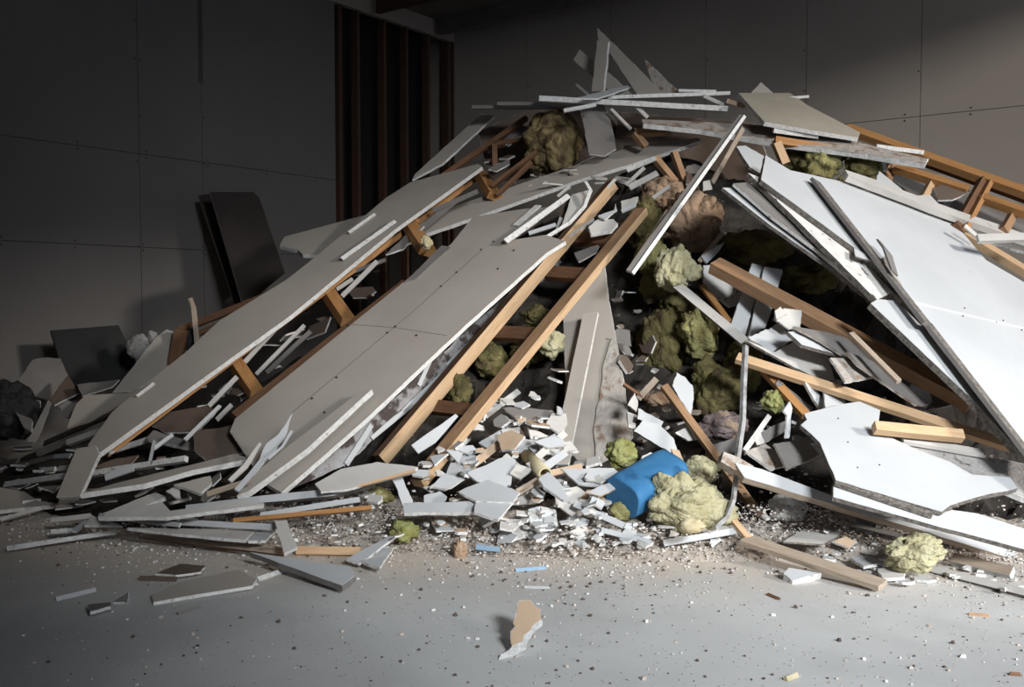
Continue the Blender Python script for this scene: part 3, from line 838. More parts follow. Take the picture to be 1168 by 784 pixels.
# the blue roll
def blue_roll():
    A, Bp = at(712, 566, hd(712, 566) - 0.14), at(764, 536, hd(764, 536) - 0.02)
    ax = (Bp - A)
    M = frame(ax, V((-0.1, -0.55, 0.83)), (A + Bp) / 2)
    L = ax.length / 2 + 0.02
    bm = bmesh.new()
    ns, nr = 14, 28
    rings = []
    for i in range(ns + 1):
        x = -L + 2 * L * i / ns
        e = 1.0 - 0.12 * max(0, abs(i / ns - 0.5) * 2 - 0.8) * 5 * 0.4
        ring = []
        for j in range(nr):
            a = 2 * math.pi * j / nr
            ca, sa = math.cos(a), math.sin(a)
            y = 0.11 * (abs(ca) ** 0.6) * (1 if ca > 0 else -1)
            z = 0.085 * (abs(sa) ** 0.65) * (1 if sa > 0 else -1)
            w = 1 + 0.02 * noise.noise(V((x * 9, a, 3)))
            ring.append(bm.verts.new((x + 0.10 * y + 0.0, y * e * w, z * e * w)))
        rings.append(ring)
    for i in range(ns):
        for j in range(nr):
            f = bm.faces.new((rings[i][j], rings[i][(j + 1) % nr], rings[i + 1][(j + 1) % nr], rings[i + 1][j]))
            f.smooth = True
    bm.faces.new(rings[0][::-1])
    bm.faces.new(rings[-1])
    bmesh.ops.recalc_face_normals(bm, faces=bm.faces)
    me = bpy.data.meshes.new('m')
    bm.to_mesh(me)
    bm.free()
    tag(link('blue_roll', me, ['blue'], M), 'bright blue rolled foam piece lying beside the large cream insulation lump', 'roll')
blue_roll()

# ================================================================= the bright flank
def white_sheet():
    b = B('plasterboard_sheet', 'largest white sheet sloping down the bright flank of the heap', [(868, 205), (873, 177), (901, 194), (937, 202), (978, 211), (987, 218), (1020, 222), (1058, 234), (1081, 245), (1095, 262), (1125, 297), (1168, 322), (1205, 341), (1200, 552), (1168, 513), (1079, 392), (1034, 335), (994, 298), (971, 280)], 'white', n='R', d=5.55, t=0.03, jag=0.5, edge='edge', key='R1')
    on_board(b, [(1040, 345), (1100, 359), (1168, 375)], 0.012, 'tape', 'joint_tape', 0.001, 0.003)
    dots(b, [(1098, 361), (1136, 368), (1144, 366), (1165, 377), (1100, 352), (1081, 404)], b, 0.004)
white_sheet()
B('plasterboard_shard', 'white torn corner piece at the head of the largest white sheet', [(840, 167), (850, 166), (871, 178), (868, 198), (855, 190)], 'white', n='R', d=6.1, t=0.02, edge='edge')
B('plasterboard_sheet', 'speckled cream board showing its layers under the largest white sheet', [(853, 197), (866, 202), (900, 232), (972, 283), (1019, 334), (1000, 342), (950, 292), (898, 240)], 'speck', on=('R1', -0.035), t=0.03, jag=0.8, edge='edge')
B('plasterboard_sheet', 'narrow white board fanned out lowest beneath the largest white sheet', [(824, 214), (834, 214), (880, 246), (930, 286), (999, 338), (996, 344), (940, 300), (880, 258)], 'white', on=('R1', -0.12), t=0.02, jag=0.5, edge='edge')
B('plasterboard_sheet', 'shaded grey board fanned out between white sheet and narrow white board', [(837, 209), (852, 208), (900, 240), (950, 290), (998, 337), (990, 334), (930, 283), (880, 246)], 'dim', on=('R1', -0.08), t=0.02, jag=0.5)
B('plasterboard_sheet', 'small white board with thick grey edge tucked under the dark rod', [(993, 346), (1001, 341), (1022, 343), (1060, 380), (1100, 430), (1168, 512), (1168, 522), (1105, 452), (1048, 398)], 'white', on=('R1', -0.03), t=0.035, jag=0.6, edge='edge')
S('long dark rod-like edge strip lying across the largest white sheet', 931, 205, 1060, 370, 6, 'edge', on=('R1', 0.035), n='S', tk=0.02, name='edge_strip', edge='dim')
S('dark edge strip running down to the lower end of the white sheet', 1058, 366, 1180, 524, 7, 'edge', on=('R1', 0.02), n='S', tk=0.02, name='edge_strip', edge='dim')
K('plaster_sliver', 'curled dark sliver standing on the largest white sheet beside the rod', [(1003, 274), (1013, 287), (1021, 311)], [3, 6, 4], 'dim', on=('R1', 0.07), n='S', tk=0.01)
B('plasterboard_shard', 'torn flap of paper beside the rod on the largest white sheet', [(1005, 295), (1014, 290), (1022, 312), (1036, 340), (1022, 326)], 'torn', on=('R1', 0.015), t=0.01)
B('plasterboard_shard', 'small torn white flap on the inner edge of the largest white sheet', [(974, 283), (986, 289), (993, 297), (976, 292)], 'white', on=('R1', 0.012), t=0.01, edge='edge')
K('plasterboard_strip', 'long rough white strip lying along the upper edge of the largest white sheet', [(966, 197), (1000, 209), (1078, 239), (1180, 274)], [5, 7, 7, 7], 'pale', on=('R1', 0.06), n='P', tk=0.04, jag=3.0)
B('plasterboard_shard', 'white triangular board tucked behind the long rough strip', [(1000, 206), (1003, 195), (1038, 223), (1036, 228)], 'white', on=('R1', -0.05))
B('plasterboard_shard', 'white chip sticking up along the long rough strip', [(1042, 224), (1060, 222), (1072, 234), (1074, 240)], 'pale', on=('R1', 0.01))
T('timber_batten', 'orange batten under the outer edge of the largest white sheet', 1097, 261, 1190, 318, 6, 'paleWood', on=('R1', -0.03), n='P')
S('beige strip level under the end of the long rough strip', 1116, 271, 1185, 269, 8, 'pale', d=5.75, n='P', tk=0.03)
S('thin bent white strip between frame and beige strip', 1101, 257, 1118, 272, 4, 'pale', d=5.9, n='P')
B('plasterboard_shard', 'brown curled paper caught in the bays of the orange frame', [(1066, 214), (1080, 208), (1104, 211), (1106, 219), (1086, 228), (1070, 228)], 'brown', n='F', d=6.6)

def rear_frame():
    r = empty('timber_lattice', at(1080, 230, 7.0), 'orange timber frame with open bays leaning between the heap and the back wall', 'timber frame')
    k = dict(parent=r)
    T('rail', None, 965, 143, 1215, 232, 7, 'orangeWood', n=(0.1, -0.55, 0.83), d=(7.35, 6.5), tk=0.05, **k)
    T('rail', None, 1000, 165, 1215, 243, 11, 'darkWood', n=(-0.2, -0.95, -0.1), d=(7.3, 6.55), tk=0.03, **k)
    T('rail', None, 1022, 188, 1105, 214, 6, 'orangeWood', n=(0.1, -0.6, 0.8), d=(6.85, 6.6), tk=0.05, **k)
    T('rail', None, 1120, 222, 1215, 254, 6, 'orangeWood', n=(0.1, -0.6, 0.8), d=(6.5, 6.2), tk=0.05, **k)
    for (a, b, c, e, da, db, w, mm) in ((1022, 182, 1013, 204, 7.0, 6.8, 10, 'wood'), (1067, 204, 1054, 228, 6.75, 6.5, 7, 'paleWood'), (1126, 206, 1096, 260, 6.75, 6.1, 13, 'darkWood'), (1132, 206, 1104, 260, 6.72, 6.08, 5, 'orangeWood'), (1162, 238, 1148, 262, 6.45, 6.2, 8, 'wood')):
        T('noggin', None, a, b, c, e, w, mm, n=(0.3, -0.9, 0.2), d=(da, db), tk=0.04, **k)
rear_frame()
B('plasterboard_sheet', 'dim grey board lying behind the bays of the orange frame', [(1010, 196), (1100, 200), (1168, 235), (1220, 300), (1120, 275), (1050, 232)], 'dim', n=(0.1, -0.6, 0.8), d=6.95, t=0.02)

def torn_slab():
    b = B('plasterboard_sheet', 'torn white slab with jagged outline under the pale thin beam', [(913, 485), (920, 479), (917, 472), (960, 461), (980, 458), (1004, 468), (1000, 492), (1048, 514), (1084, 527), (1110, 542), (1153, 545), (1161, 557), (1115, 567), (1084, 577), (1074, 584), (953, 548), (942, 522), (935, 505)], 'white', n=(0.1, -0.47, 0.87), d=4.5, t=0.022, jag=1.2, edge='edge', key='SL')
    dots(b, [(956, 478), (1003, 531), (978, 534), (967, 505)], b, 0.003)
torn_slab()
# beams of the bright flank
T('timber_spar', 'thick orange beam sloping under the leaning boards of the bright flank', 816, 297, 1112, 454, 12, 'wood', d=(5.7, 4.85), n=(0.12, -0.62, 0.78), tk=0.07)
T('timber_spar', 'pale thin beam sloping across the bright flank above the torn white slab', 841, 406, 1166, 511, 9, 'paleWood', d=(5.12, 4.66), n=(0.2, -0.7, 0.68), tk=0.03)
T('timber_block', 'short pale timber resting on the torn white slab', 999, 485, 1100, 495, 10, 'paleWood', on=('SL', 0.07), n=(0.2, -0.75, 0.62), tk=0.045)
T('timber_stick', 'thin wooden stick slanting through the hollow down to the floor', 758, 439, 879, 603, 8, 'wood', d=(5.2, 4.75), n='P', tk=0.03)
T('timber_stick', 'orange stick slanting behind the pale thin beam', 872, 420, 920, 472, 8, 'orangeWood', d=(5.15, 4.9), n='P', tk=0.03)
T('timber_sliver', 'orange wooden sliver lying by the two narrow white boards', 801, 325, 832, 367, 6, 'orangeWood', lift=0.1, n='P', tk=0.02)
T('timber_sliver', 'thin brown stick with a pale broken end under the orange beam', 971, 379, 1026, 434, 5, 'greyWood', d=(5.0, 4.75), n='P', tk=0.02)

B('plasterboard_strip', 'narrow white board crossing under the orange beam, beside a twin', [(858, 300), (870, 303), (865, 326), (849, 385), (832, 376)], 'white', n=(0.25, -0.90, 0.36), d=5.72, t=0.02, edge='edge')
B('plasterboard_strip', 'wider white board crossing under the orange beam', [(872, 304), (893, 308), (886, 336), (873, 374), (853, 386)], 'white', n=(0.25, -0.90, 0.36), d=5.70, t=0.02, edge='edge')
B('plasterboard_shard', 'dirty white broken piece with a brown hole under the orange beam end', [(802, 303), (821, 301), (848, 318), (850, 345), (832, 350), (812, 335), (802, 320)], 'speck', n=(0.2, -0.75, 0.6), lift=0.02, jag=2)
B('plasterboard_shard', 'curled pale flake beside the mouth of the dark hollow', [(800, 292), (826, 276), (822, 284), (806, 300)], 'white', n='P', lift=0.1)
S('grey sliver above the curled pale flake near the cracked brown ball', 798, 298, 824, 266, 5, 'greyWood', lift=0.08)
S('grey narrow strip slanting from the pale ball to the white boards', 767, 321, 850, 390, 10, 'pale', lift=0.15, n='P', edge='edge')
B('plasterboard_shard', 'torn white piece lying below the two narrow white boards', [(853, 384), (889, 370), (907, 388), (880, 402)], 'white', n='R', d=5.3, jag=2, edge='torn')
B('plasterboard_sheet', 'pale grey board lying flat behind the pale thin beam', [(850, 388), (883, 402), (907, 389), (945, 407), (952, 432), (940, 436), (899, 415)], 'pale', n='R', d=5.2, edge='edge')
B('plasterboard_shard', 'curled white board with a torn lower edge above the pale grey board', [(899, 378), (919, 376), (942, 388), (964, 408), (935, 399), (915, 393)], 'white', n='R', d=5.1, t=0.02, edge='edge', warp=0.02)
B('plasterboard_shard', 'brown torn plaster piece beside the curled white board', [(947, 408), (970, 409), (1000, 430), (964, 436)], 'torn', n='R', d=4.98)
B('plasterboard_sheet', 'dim grey board sliding down under the orange beam', [(966, 401), (996, 412), (1034, 440), (1059, 461), (1045, 462), (978, 416)], 'dim', n='R', d=4.95, edge='torn')
B('plasterboard_sheet', 'brown-grey crumpled board behind the dim grey board', [(905, 372), (940, 378), (985, 392), (1035, 425), (1020, 434), (960, 404)], 'dim', n='R', d=5.12, edge='torn', jag=2)
B('plasterboard_shard', 'small grey block upright among crumbs under the orange beam', [(884, 360), (894, 352), (914, 354), (913, 374), (900, 376), (886, 366)], 'pale', n='P', d=5.3, edge='gyp')
B('plasterboard_shard', 'tiny pale flake below the wider white board', [(884, 354), (890, 350), (898, 358), (886, 364)], 'pale', n='P', d=5.28)
B('plasterboard_shard', 'curved pale board behind the pale thin beam near the green ball', [(918, 437), (926, 436), (938, 456), (944, 466), (936, 468)], 'white', n='S', d=5.0, edge='torn')
B('plasterboard_shard', 'white board corner showing between the pale thin beam and the torn slab', [(939, 442), (965, 458), (958, 464), (942, 466)], 'white', n='R', d=4.95)
S('dim curved paper strip beside the orange stick', 886, 436, 926, 468, 6, 'dim', d=5.05, name='paper_strip')
S('grey strip edge under the short pale timber', 1030, 500, 1124, 516, 6, 'pale', on=('SL', 0.0), n='P', tk=0.02)
B('plaster_core', 'rough grey broken plaster core between the short timber and torn white slab', [(1000, 492), (1050, 505), (1110, 520), (1180, 530), (1180, 572), (1150, 560), (1105, 548), (1055, 528)], 'greygyp', on=('SL', -0.03), t=0.03, jag=3)

S('brown broken edge strip along the lower side of the torn white slab', 953, 549, 1064, 586, 4, 'edge', on=('SL', -0.005), tk=0.02, name='edge_strip')
B('plasterboard_sheet', 'white board under the torn slab, with a dark crumbling lower edge', [(950, 551), (1063, 588), (1086, 582), (1115, 586), (1180, 607), (1180, 630), (1060, 598), (950, 567)], 'white', on=('SL', -0.03), t=0.022, jag=0.8, edge='edge')
B('plasterboard_sheet', 'long lowest white board of the bright flank, brown lower edge', [(838, 528), (868, 535), (950, 566), (1060, 597), (1180, 628), (1180, 646), (1060, 608), (978, 584), (849, 545)], 'white', n=(0.2, -0.62, 0.76), d=4.5, t=0.035, jag=0.6, edge='greyWood')
K('paper_roll', 'rolled torn paper end at the tip of the lowest white board', [(824, 521), (840, 528), (858, 537)], [11, 15, 9], 'torn', d=4.55, n='P', tk=0.06, jag=3, cat='paper')
K('metal_bead', 'thin bent metal corner bead standing upright in front of the hollow', [(852, 394), (850, 440), (849, 480), (842, 528)], 4, 'bead', d=(4.95, 4.85, 4.75, 4.65), n='S', tk=0.02, cat='metal strip')
K('metal_bead', 'curved metal strip end hooking round to the large cream lump', [(842, 536), (838, 570), (830, 590), (817, 602)], 4, 'bead', d=(4.62, 4.55, 4.5, 4.42), n='S', tk=0.015, cat='metal strip')
S('grey stick standing below the round green ball', 878, 474, 850, 514, 6, 'pale', d=(4.85, 4.7), name='plaster_stick')
B('plasterboard_shard', 'thin white shard standing like a spear beside the torn slab', [(894, 468), (901, 458), (904, 466), (900, 500), (896, 500), (898, 474)], 'white', n='S', d=4.75, t=0.01)
B('plasterboard_shard', 'brown fibrous flake lying behind the lowest white board', [(851, 515), (873, 506), (886, 516), (895, 532), (880, 536)], 'torn', n='R', d=4.72)
B('plasterboard_shard', 'shaded folded brown board beside the torn slab', [(883, 506), (918, 500), (936, 519), (898, 535)], 'dim', n='R', d=4.7, edge='torn')
B('plasterboard_shard', 'shaded strip of board behind the thin white spear', [(866, 494), (896, 480), (908, 486), (872, 507)], 'dim', n='P', d=4.85)
B('plasterboard_shard', 'small pale flake at the foot of the grey stick', [(860, 498), (868, 494), (872, 505), (864, 508)], 'pale', n='P', d=4.75)
Wl('white crumbly plaster block lying under the lowest white board', 898, 581, 22, 19, 'gyp', d=4.75, rough=0.55, sub=4, name='plaster_block', cat='plaster lump')
B('plasterboard_shard', 'grey-blue flat board lying on the floor before the plaster block', [(893, 618), (917, 603), (962, 605), (955, 612), (937, 621)], 'pale', n='U', lift=0.02, t=0.008, edge='edge')
T('timber_plank', 'pale plank lying on the floor before the bright flank', 849, 614, 1007, 666, 10, 'greyWood', n=(0.15, -0.4, 0.9), lift=(0.1, 0.12), tk=0.022)
T('timber_sliver', 'short pale splinter crossing the end of the floor plank', 837, 593, 858, 618, 6, 'paleWood', n='P', lift=0.1, tk=0.02)
B('plasterboard_shard', 'chunky white-edged shard lying before the floor plank', [(894, 655), (900, 648), (937, 654), (904, 663)], 'white', n=(0, -0.3, 0.95), lift=0.05, t=0.03)
T('timber_block', 'dark board with a white broken end beyond the pale green lump', 1086, 636, 1154, 652, 11, 'greyWood', n='P', lift=(0.1, 0.12), tk=0.04, edge='white')
S('grey board edge lying on the floor beyond the pale green lump', 1053, 647, 1185, 680, 8, 'pale', lift=(0.05, 0.08), n='P', tk=0.03, edge='edge')
S('dark strip showing under the lowest white board', 968, 597, 1030, 612, 5, 'dim', lift=0.05)
B('plasterboard_shard', 'brown folded paper beside the grey-blue flat board', [(950, 618), (965, 612), (978, 618), (968, 626)], 'kraft', n='F', lift=0.05)
B('plasterboard_shard', 'white flake lying between floor plank and pale green lump', [(969, 636), (990, 634), (1008, 642), (985, 646)], 'white', n='U', lift=0.06)
B('plasterboard_shard', 'broad thin flake lying before the pale green lump', [(1001, 650), (1018, 646), (1036, 650), (1030, 659), (1008, 660)], 'pale', n='U', lift=0.04)
B('plasterboard_shard', 'dark-edged white flake behind the grey-blue flat board', [(990, 580), (1000, 600), (980, 604), (975, 592)], 'dim', n='P', lift=0.0)

# the small boards low in the hollow
B('plasterboard_shard', 'petal-shaped white paper flake standing behind the wooden stick', [(767, 440), (772, 425), (781, 430), (790, 440), (791, 452), (788, 478), (779, 460)], 'white', n='P', d=5.25, t=0.006)
B('plasterboard_shard', 'white board low in the hollow, upper of three stacked', [(728, 466), (757, 481), (754, 487), (727, 478)], 'white', n='P', d=5.15, edge='edge')
B('plasterboard_shard', 'largest white board low in the hollow, cracked down its length', [(723, 492), (733, 480), (752, 484), (768, 500), (776, 523), (750, 508)], 'white', n='P', d=5.05, edge='edge')
B('plasterboard_shard', 'curved white flake in the shade beside the wooden stick', [(770, 494), (783, 487), (796, 501), (785, 503)], 'pale', n='P', d=5.1)
B('plasterboard_shard', 'pale shard beside the edge of the tall grey sheet, upper', [(716, 462), (724, 448), (728, 460), (726, 470)], 'pale', n='P', d=5.25)
B('plasterboard_shard', 'pale shard beside the edge of the tall grey sheet, lower', [(715, 470), (727, 474), (724, 490), (717, 488)], 'pale', n='P', d=5.2)
B('plasterboard_shard', 'rounded white flake behind the blue roll', [(730, 535), (733, 520), (742, 516), (757, 524), (740, 532)], 'white', n='P', lift=0.05)
B('plasterboard_shard', 'brown chip behind the end of the blue roll', [(766, 512), (775, 514), (780, 526), (770, 524)], 'kraft', n='P', lift=0.05)
T('timber_stick', 'dim broken stick lying in the rubble beside the tall sheet', 728, 455, 749, 432, 7, 'greyWood', d=5.3, tk=0.02)
T('timber_stick', 'dim thin stick crossing the rubble beside the tall sheet', 712, 438, 742, 458, 3, 'darkWood', d=5.3, tk=0.02)
Wl('brown crumbly lump between broken stick and wooden stick', 750, 456, 13, 8, 'woolBrown', d=5.3, sub=4, name='fibre_clump')
B('plasterboard_shard', 'grey flake under the purplish lump', [(812, 508), (838, 500), (846, 512), (822, 520)], 'dim', n='P', lift=-0.05)
# ================================================================= broken boards at the foot, ladder side
B('plasterboard_shard', 'white five-sided board lying before the ladder foot', [(533, 540), (574, 522), (588, 524), (582, 554), (548, 551)], 'white', n=(0.1, -0.7, 0.7), lift=0.12, t=0.015)
B('plasterboard_shard', 'broad white board with a pointed top lying before the five-sided board', [(523, 561), (556, 547), (593, 562), (585, 573), (543, 572)], 'white', n=(0, -0.4, 0.9), lift=0.2, t=0.012)
B('plasterboard_strip', 'long white bar lying level at the ladder foot', [(460, 574), (546, 572), (543, 584), (461, 585)], 'white', n=(0, -0.5, 0.87), lift=0.2, t=0.02)
B('plasterboard_shard', 'white board at the end of the long level bar', [(543, 573), (586, 572), (568, 593), (541, 584)], 'white', n=(0.05, -0.4, 0.9), lift=0.22, t=0.015)
B('plasterboard_strip', 'white bar slanting down from the first ladder stud', [(446, 543), (458, 543), (471, 574), (460, 579)], 'white', n='P', lift=0.2, t=0.02, edge='dim')
B('plasterboard_shard', 'white bent shard beside the cream tube', [(614, 547), (625, 539), (641, 554), (651, 573), (643, 571), (620, 556)], 'white', n=(0.1, -0.5, 0.85), lift=0.2, t=0.015)
S('short pale bar leaning at the foot of the tall strip, upper', 613, 522, 645, 494, 8, 'pale', lift=0.1, edge='gyp')
S('short pale bar leaning at the foot of the tall strip, lower', 622, 533, 646, 516, 9, 'white', lift=0.12)
tube('cardboard_tube', 'cream tube end sticking out of the rubble', (601, 520), (622, 541), 15, 'cream', (0.0, 0.2))
T('timber_stick', 'dark stick under the cream tube', 590, 562, 618, 546, 8, 'greyWood', lift=0.15, tk=0.03)
T('timber_stick', 'small brown batten at the base of the tall grey sheet', 628, 540, 664, 532, 7, 'kraft', lift=0.12, tk=0.02)
S('brown bent strip between ladder stud and five-sided board', 532, 536, 570, 506, 9, 'kraft', lift=0.05, name='cardboard_strip')
B('plasterboard_shard', 'grey-white flake beneath the ladder stud end', [(507, 540), (530, 546), (514, 556), (490, 556)], 'white', n='F', lift=0.12)
B('plasterboard_shard', 'broad white flake in the rubble behind the five-sided board', [(546, 505), (575, 488), (582, 494), (572, 506), (556, 512)], 'white', n='F', lift=0.0)
B('plasterboard_shard', 'white square flake in front of the tall strip', [(584, 500), (612, 502), (614, 516), (580, 516)], 'white', n='F', lift=0.0)
B('plasterboard_shard', 'white flake with brown end high in the ladder side rubble', [(580, 488), (602, 486), (610, 496), (588, 500)], 'white', n='F', lift=-0.05)
B('plasterboard_shard', 'grey flake at the head of the ladder side rubble', [(572, 464), (630, 468), (636, 478), (590, 480)], 'dim', n='F', lift=-0.1)
S('white sliver leaning behind the second ladder stud', 553, 475, 592, 446, 7, 'pale', lift=-0.3)
K('paper_roll', 'curled white paper sheet between the two ladder studs', [(473, 513), (492, 500), (506, 488), (521, 474)], [12, 14, 9, 4], 'white', lift=0.12, n='P', tk=0.008, cat='paper')
S('pale sliver low beside the second ladder stud', 512, 526, 536, 498, 6, 'pale', lift=-0.25)

B('plasterboard_shard', 'large grey-white broken board lying across the first ladder stud foot', [(359, 552), (389, 535), (431, 527), (477, 533), (467, 540), (397, 558), (366, 561)], 'pale', n=(0, -0.45, 0.9), lift=0.35, t=0.012)
S('thin orange splinter along the large grey-white broken board', 404, 556, 474, 537, 3, 'paleWood', lift=0.38, name='timber_sliver')
K('plasterboard_strip', 'long curving white strip running under the foot of the largest sheet', [(212, 580), (297, 570), (379, 562), (428, 550)], [7, 8, 8, 5], 'white', lift=(0.3, 0.35, 0.35, 0.3), n='P', tk=0.04, edge='edge')
S('white strip lying behind the orange stick at the foot', 297, 588, 410, 570, 6, 'white', lift=0.25)
T('timber_stick', 'thin orange stick lying level in the dust at the foot', 266, 594, 423, 579, 5, 'orangeWood', lift=(0.3, 0.25), tk=0.02)
S('white strip with pointed end lying level in the dust', 205, 596, 315, 602, 7, 'white', lift=0.3)
B('plasterboard_strip', 'grey board on a brown plank at the foot, angled white end', [(145, 602), (291, 605), (280, 616), (205, 609)], 'pale', n='U', lift=0.25, t=0.015)
T('timber_plank', 'brown plank lying level on the floor along the foot', 163, 610, 322, 629, 8, 'greyWood', lift=(0.2, 0.2), tk=0.03, edge='darkWood')
B('plasterboard_shard', 'small white board tip beyond the grey board on the plank', [(293, 606), (314, 606), (303, 617), (283, 617)], 'white', n='U', lift=0.22)
B('plasterboard_strip', 'grey strip lying across the plank towards the floor board', [(313, 594), (327, 593), (339, 624), (324, 632)], 'pale', n=(0, -0.4, 0.9), lift=0.35, t=0.015)
T('timber_plank', 'short tan plank on the floor in the plaster dust', 338, 628, 411, 629, 9, 'paleWood', lift=0.1, tk=0.03)
B('plasterboard_shard', 'long rounded white shard on the floor by the short tan plank', [(395, 638), (442, 612), (451, 612), (410, 643)], 'white', n=(0, -0.25, 0.97), lift=0.15, t=0.012)
B('plasterboard_shard', 'white wedge with a tan streak under the rounded shard', [(411, 640), (430, 626), (449, 624), (433, 648)], 'white', n='U', lift=0.08, t=0.012)
B('plasterboard_shard', 'large grey wedge-shaped board on the floor, dark lower edge', [(285, 630), (400, 647), (405, 657), (390, 668), (384, 666)], 'white', n=(-0.05, -0.12, 0.99), lift=0.12, t=0.025, edge='dim', jag=0.4, face=True)  # face whitened: colour stands in for light missing on this board
B('plasterboard_shard', 'large flat grey board on the dark floor, white broken edge', [(173, 679), (205, 664), (272, 650), (293, 661), (288, 668), (226, 678), (175, 687)], 'grey', n=(0, -0.05, 1), lift=0.02, t=0.015, face=True)
S('white curved sliver beyond the large flat grey board', 294, 661, 327, 650, 5, 'gyp', lift=0.04)
S('brown stick lying behind the large flat grey board', 159, 660, 201, 661, 6, 'brown', lift=0.03, name='timber_stick')
B('plasterboard_shard', 'dark flat paper piece with a white edge on the floor', [(177, 655), (205, 644), (234, 646), (229, 653), (200, 657)], 'brown', n='U', lift=0.02, t=0.01)
S('bluish white stick lying alone on the dark floor', 64, 684, 109, 673, 5, 'white', lift=0.02)
B('plasterboard_shard', 'small dark chip with white edge alone on the floor', [(100, 690), (126, 687), (126, 692), (103, 698)], 'dim', n='U', lift=0.02)
B('plasterboard_shard', 'small pointed chip beside the dark chip on the floor', [(129, 687), (147, 675), (145, 688)], 'dim', n=(0, -0.3, 0.95), lift=0.02)
S('flat grey sliver below the large flat grey board', 203, 701, 228, 693, 5, 'dim', lift=0.01, tk=0.004)

# the cardboard-backed fragment lying alone
fr = B('plasterboard_shard', 'tan cardboard-faced shard with white torn edge alone on the bare floor', [(592, 686), (604, 685), (616, 696), (619, 710), (603, 726), (600, 737), (584, 745), (569, 752), (571, 747), (584, 738), (582, 721), (588, 715), (585, 711), (590, 695)], 'gyp', n=(0.06, -0.42, 0.90), lift=0.14, t=0.018, jag=1.2, key='FR', face=False)
B('cardboard_face', None, [(592, 686), (604, 685), (616, 696), (617, 706), (607, 714), (598, 724), (595, 732), (584, 737), (582, 721), (588, 715), (585, 711), (590, 695)], 'kraft', on=('FR', 0.0025), t=0.002, jag=1.0, face=False, edge='kraft', warp=0.0, parent=fr)
S('thin blue-edged white sliver on the bare floor', 588, 651, 623, 648, 4, 'blueGrey', lift=0.02)
S('grey-blue short bar in the plaster dust', 543, 624, 570, 627, 6, 'blueGrey', lift=0.04)
S('white bar lying alone on the floor above the tan shard', 598, 670, 627, 671, 3, 'white', lift=0.02)
T('timber_chip', 'small cream wood chip alone on the floor near the frame edge', 897, 775, 910, 770, 6, 'cream', lift=0.02, tk=0.015)
T('timber_chip', 'thin brown splinter on the bare bluish floor', 1105, 701, 1128, 703, 4, 'wood', lift=0.01, tk=0.01)
T('timber_chip', 'dark chip lying on the bare floor at the edge of the view', 1152, 769, 1164, 770, 5, 'darkWood', lift=0.01, tk=0.01)
T('timber_chip', 'short dark splinter before the chunky white-edged shard', 875, 678, 889, 684, 3, 'darkWood', lift=0.01, tk=0.01)

# shards round the large cream lump
S('long white flat strip below the large cream lump', 757, 620, 838, 606, 7, 'white', lift=0.06)
S('white bar with dark underside below the blue roll', 686, 605, 742, 619, 6, 'white', lift=0.06, edge='dim')
S('long white bar slanting down beside the small olive lump', 655, 575, 712, 600, 7, 'white', lift=0.1, edge='dim')
B('plasterboard_shard', 'broad white board running under the tall grey sheet base', [(640, 535), (700, 534), (714, 545), (690, 556), (660, 552)], 'white', n='F', lift=0.1, t=0.012)
B('plasterboard_shard', 'white flake curling beside the blue roll', [(668, 562), (700, 548), (716, 540), (706, 556), (684, 566)], 'white', n='F', lift=0.16, t=0.01, edge='kraft')
B('plasterboard_shard', 'white chip under the blue roll end', [(676, 566), (690, 572), (686, 580), (672, 574)], 'white', n='F', lift=0.14)

# ================================================================= the foot by the dark wall
B('plasterboard_strip', 'grey slab propped on end over the foot of the nailed strip', [(87, 512), (109, 508), (113, 518), (91, 566), (64, 567)], 'grey', n=(-0.15, -0.72, 0.68), lift=0.5, t=0.025, jag=0.3, face=True)
S('long white edge strip running from the propped grey slab', 104, 540, 211, 523, 6, 'gyp', lift=0.35, tk=0.03)
B('plasterboard_sheet', 'long grey board at the foot with a bright lower edge', [(92, 563), (130, 552), (236, 526), (267, 518), (287, 523), (221, 536), (164, 552)], 'grey', n=(-0.05, -0.3, 0.95), lift=0.4, t=0.03, jag=0.6)
S('narrow bluish strip under the lower end of the nailed strip', 123, 516, 168, 502, 6, 'gyp', lift=0.15)
B('plasterboard_shard', 'brown leaf-shaped flake at the lower end of the nailed strip', [(108, 532), (130, 524), (158, 519), (148, 530), (120, 536)], 'brown', n='F', lift=0.25, edge='kraft')
S('white sliver under the long white edge strip', 120, 545, 152, 534, 7, 'white', lift=0.36)
B('plasterboard_strip', 'grey block lying below the nailed strip', [(167, 500), (175, 491), (222, 506), (221, 512)], 'dim', n='F', lift=0.1, t=0.03)
S('thin white splinter standing by the grey block, steep', 171, 526, 176, 503, 3, 'white', lift=0.3)
S('thin white splinter standing by the grey block, slanting', 175, 512, 197, 496, 4, 'white', lift=0.25)
B('plasterboard_shard', 'dark brown paper board lying broad under the open framing', [(220, 491), (246, 489), (330, 471), (334, 474), (307, 502), (284, 515), (235, 526), (222, 514)], 'brown', n='L', lift=0.15, t=0.01, face=True)
B('plasterboard_shard', 'second dark brown board further under the nailed strip', [(165, 482), (195, 470), (238, 462), (246, 470), (225, 492), (190, 494)], 'brown', n='L', lift=-0.05, t=0.01, face=True)
B('plasterboard_shard', 'torn white paper spike at the foot of the largest sheet', [(287, 545), (304, 506), (318, 495), (334, 471), (325, 500), (308, 522)], 'white', n='P', lift=0.45, t=0.006)
K('paper_strip', 'thin curled white paper edge beside the torn paper spike', [(306, 524), (322, 510), (333, 492)], 3, 'white', lift=0.47, n='P', tk=0.006)
K('paper_strip', 'curled pale sliver rising before the dark brown board', [(262, 549), (280, 532), (297, 506)], [5, 6, 3], 'pale', lift=0.5, n='P', tk=0.01)
K('paper_strip', 'white sliver rising between the paper spike and pale sliver', [(270, 560), (286, 542), (300, 522)], [6, 6, 3], 'white', lift=0.5, n='P', tk=0.01)
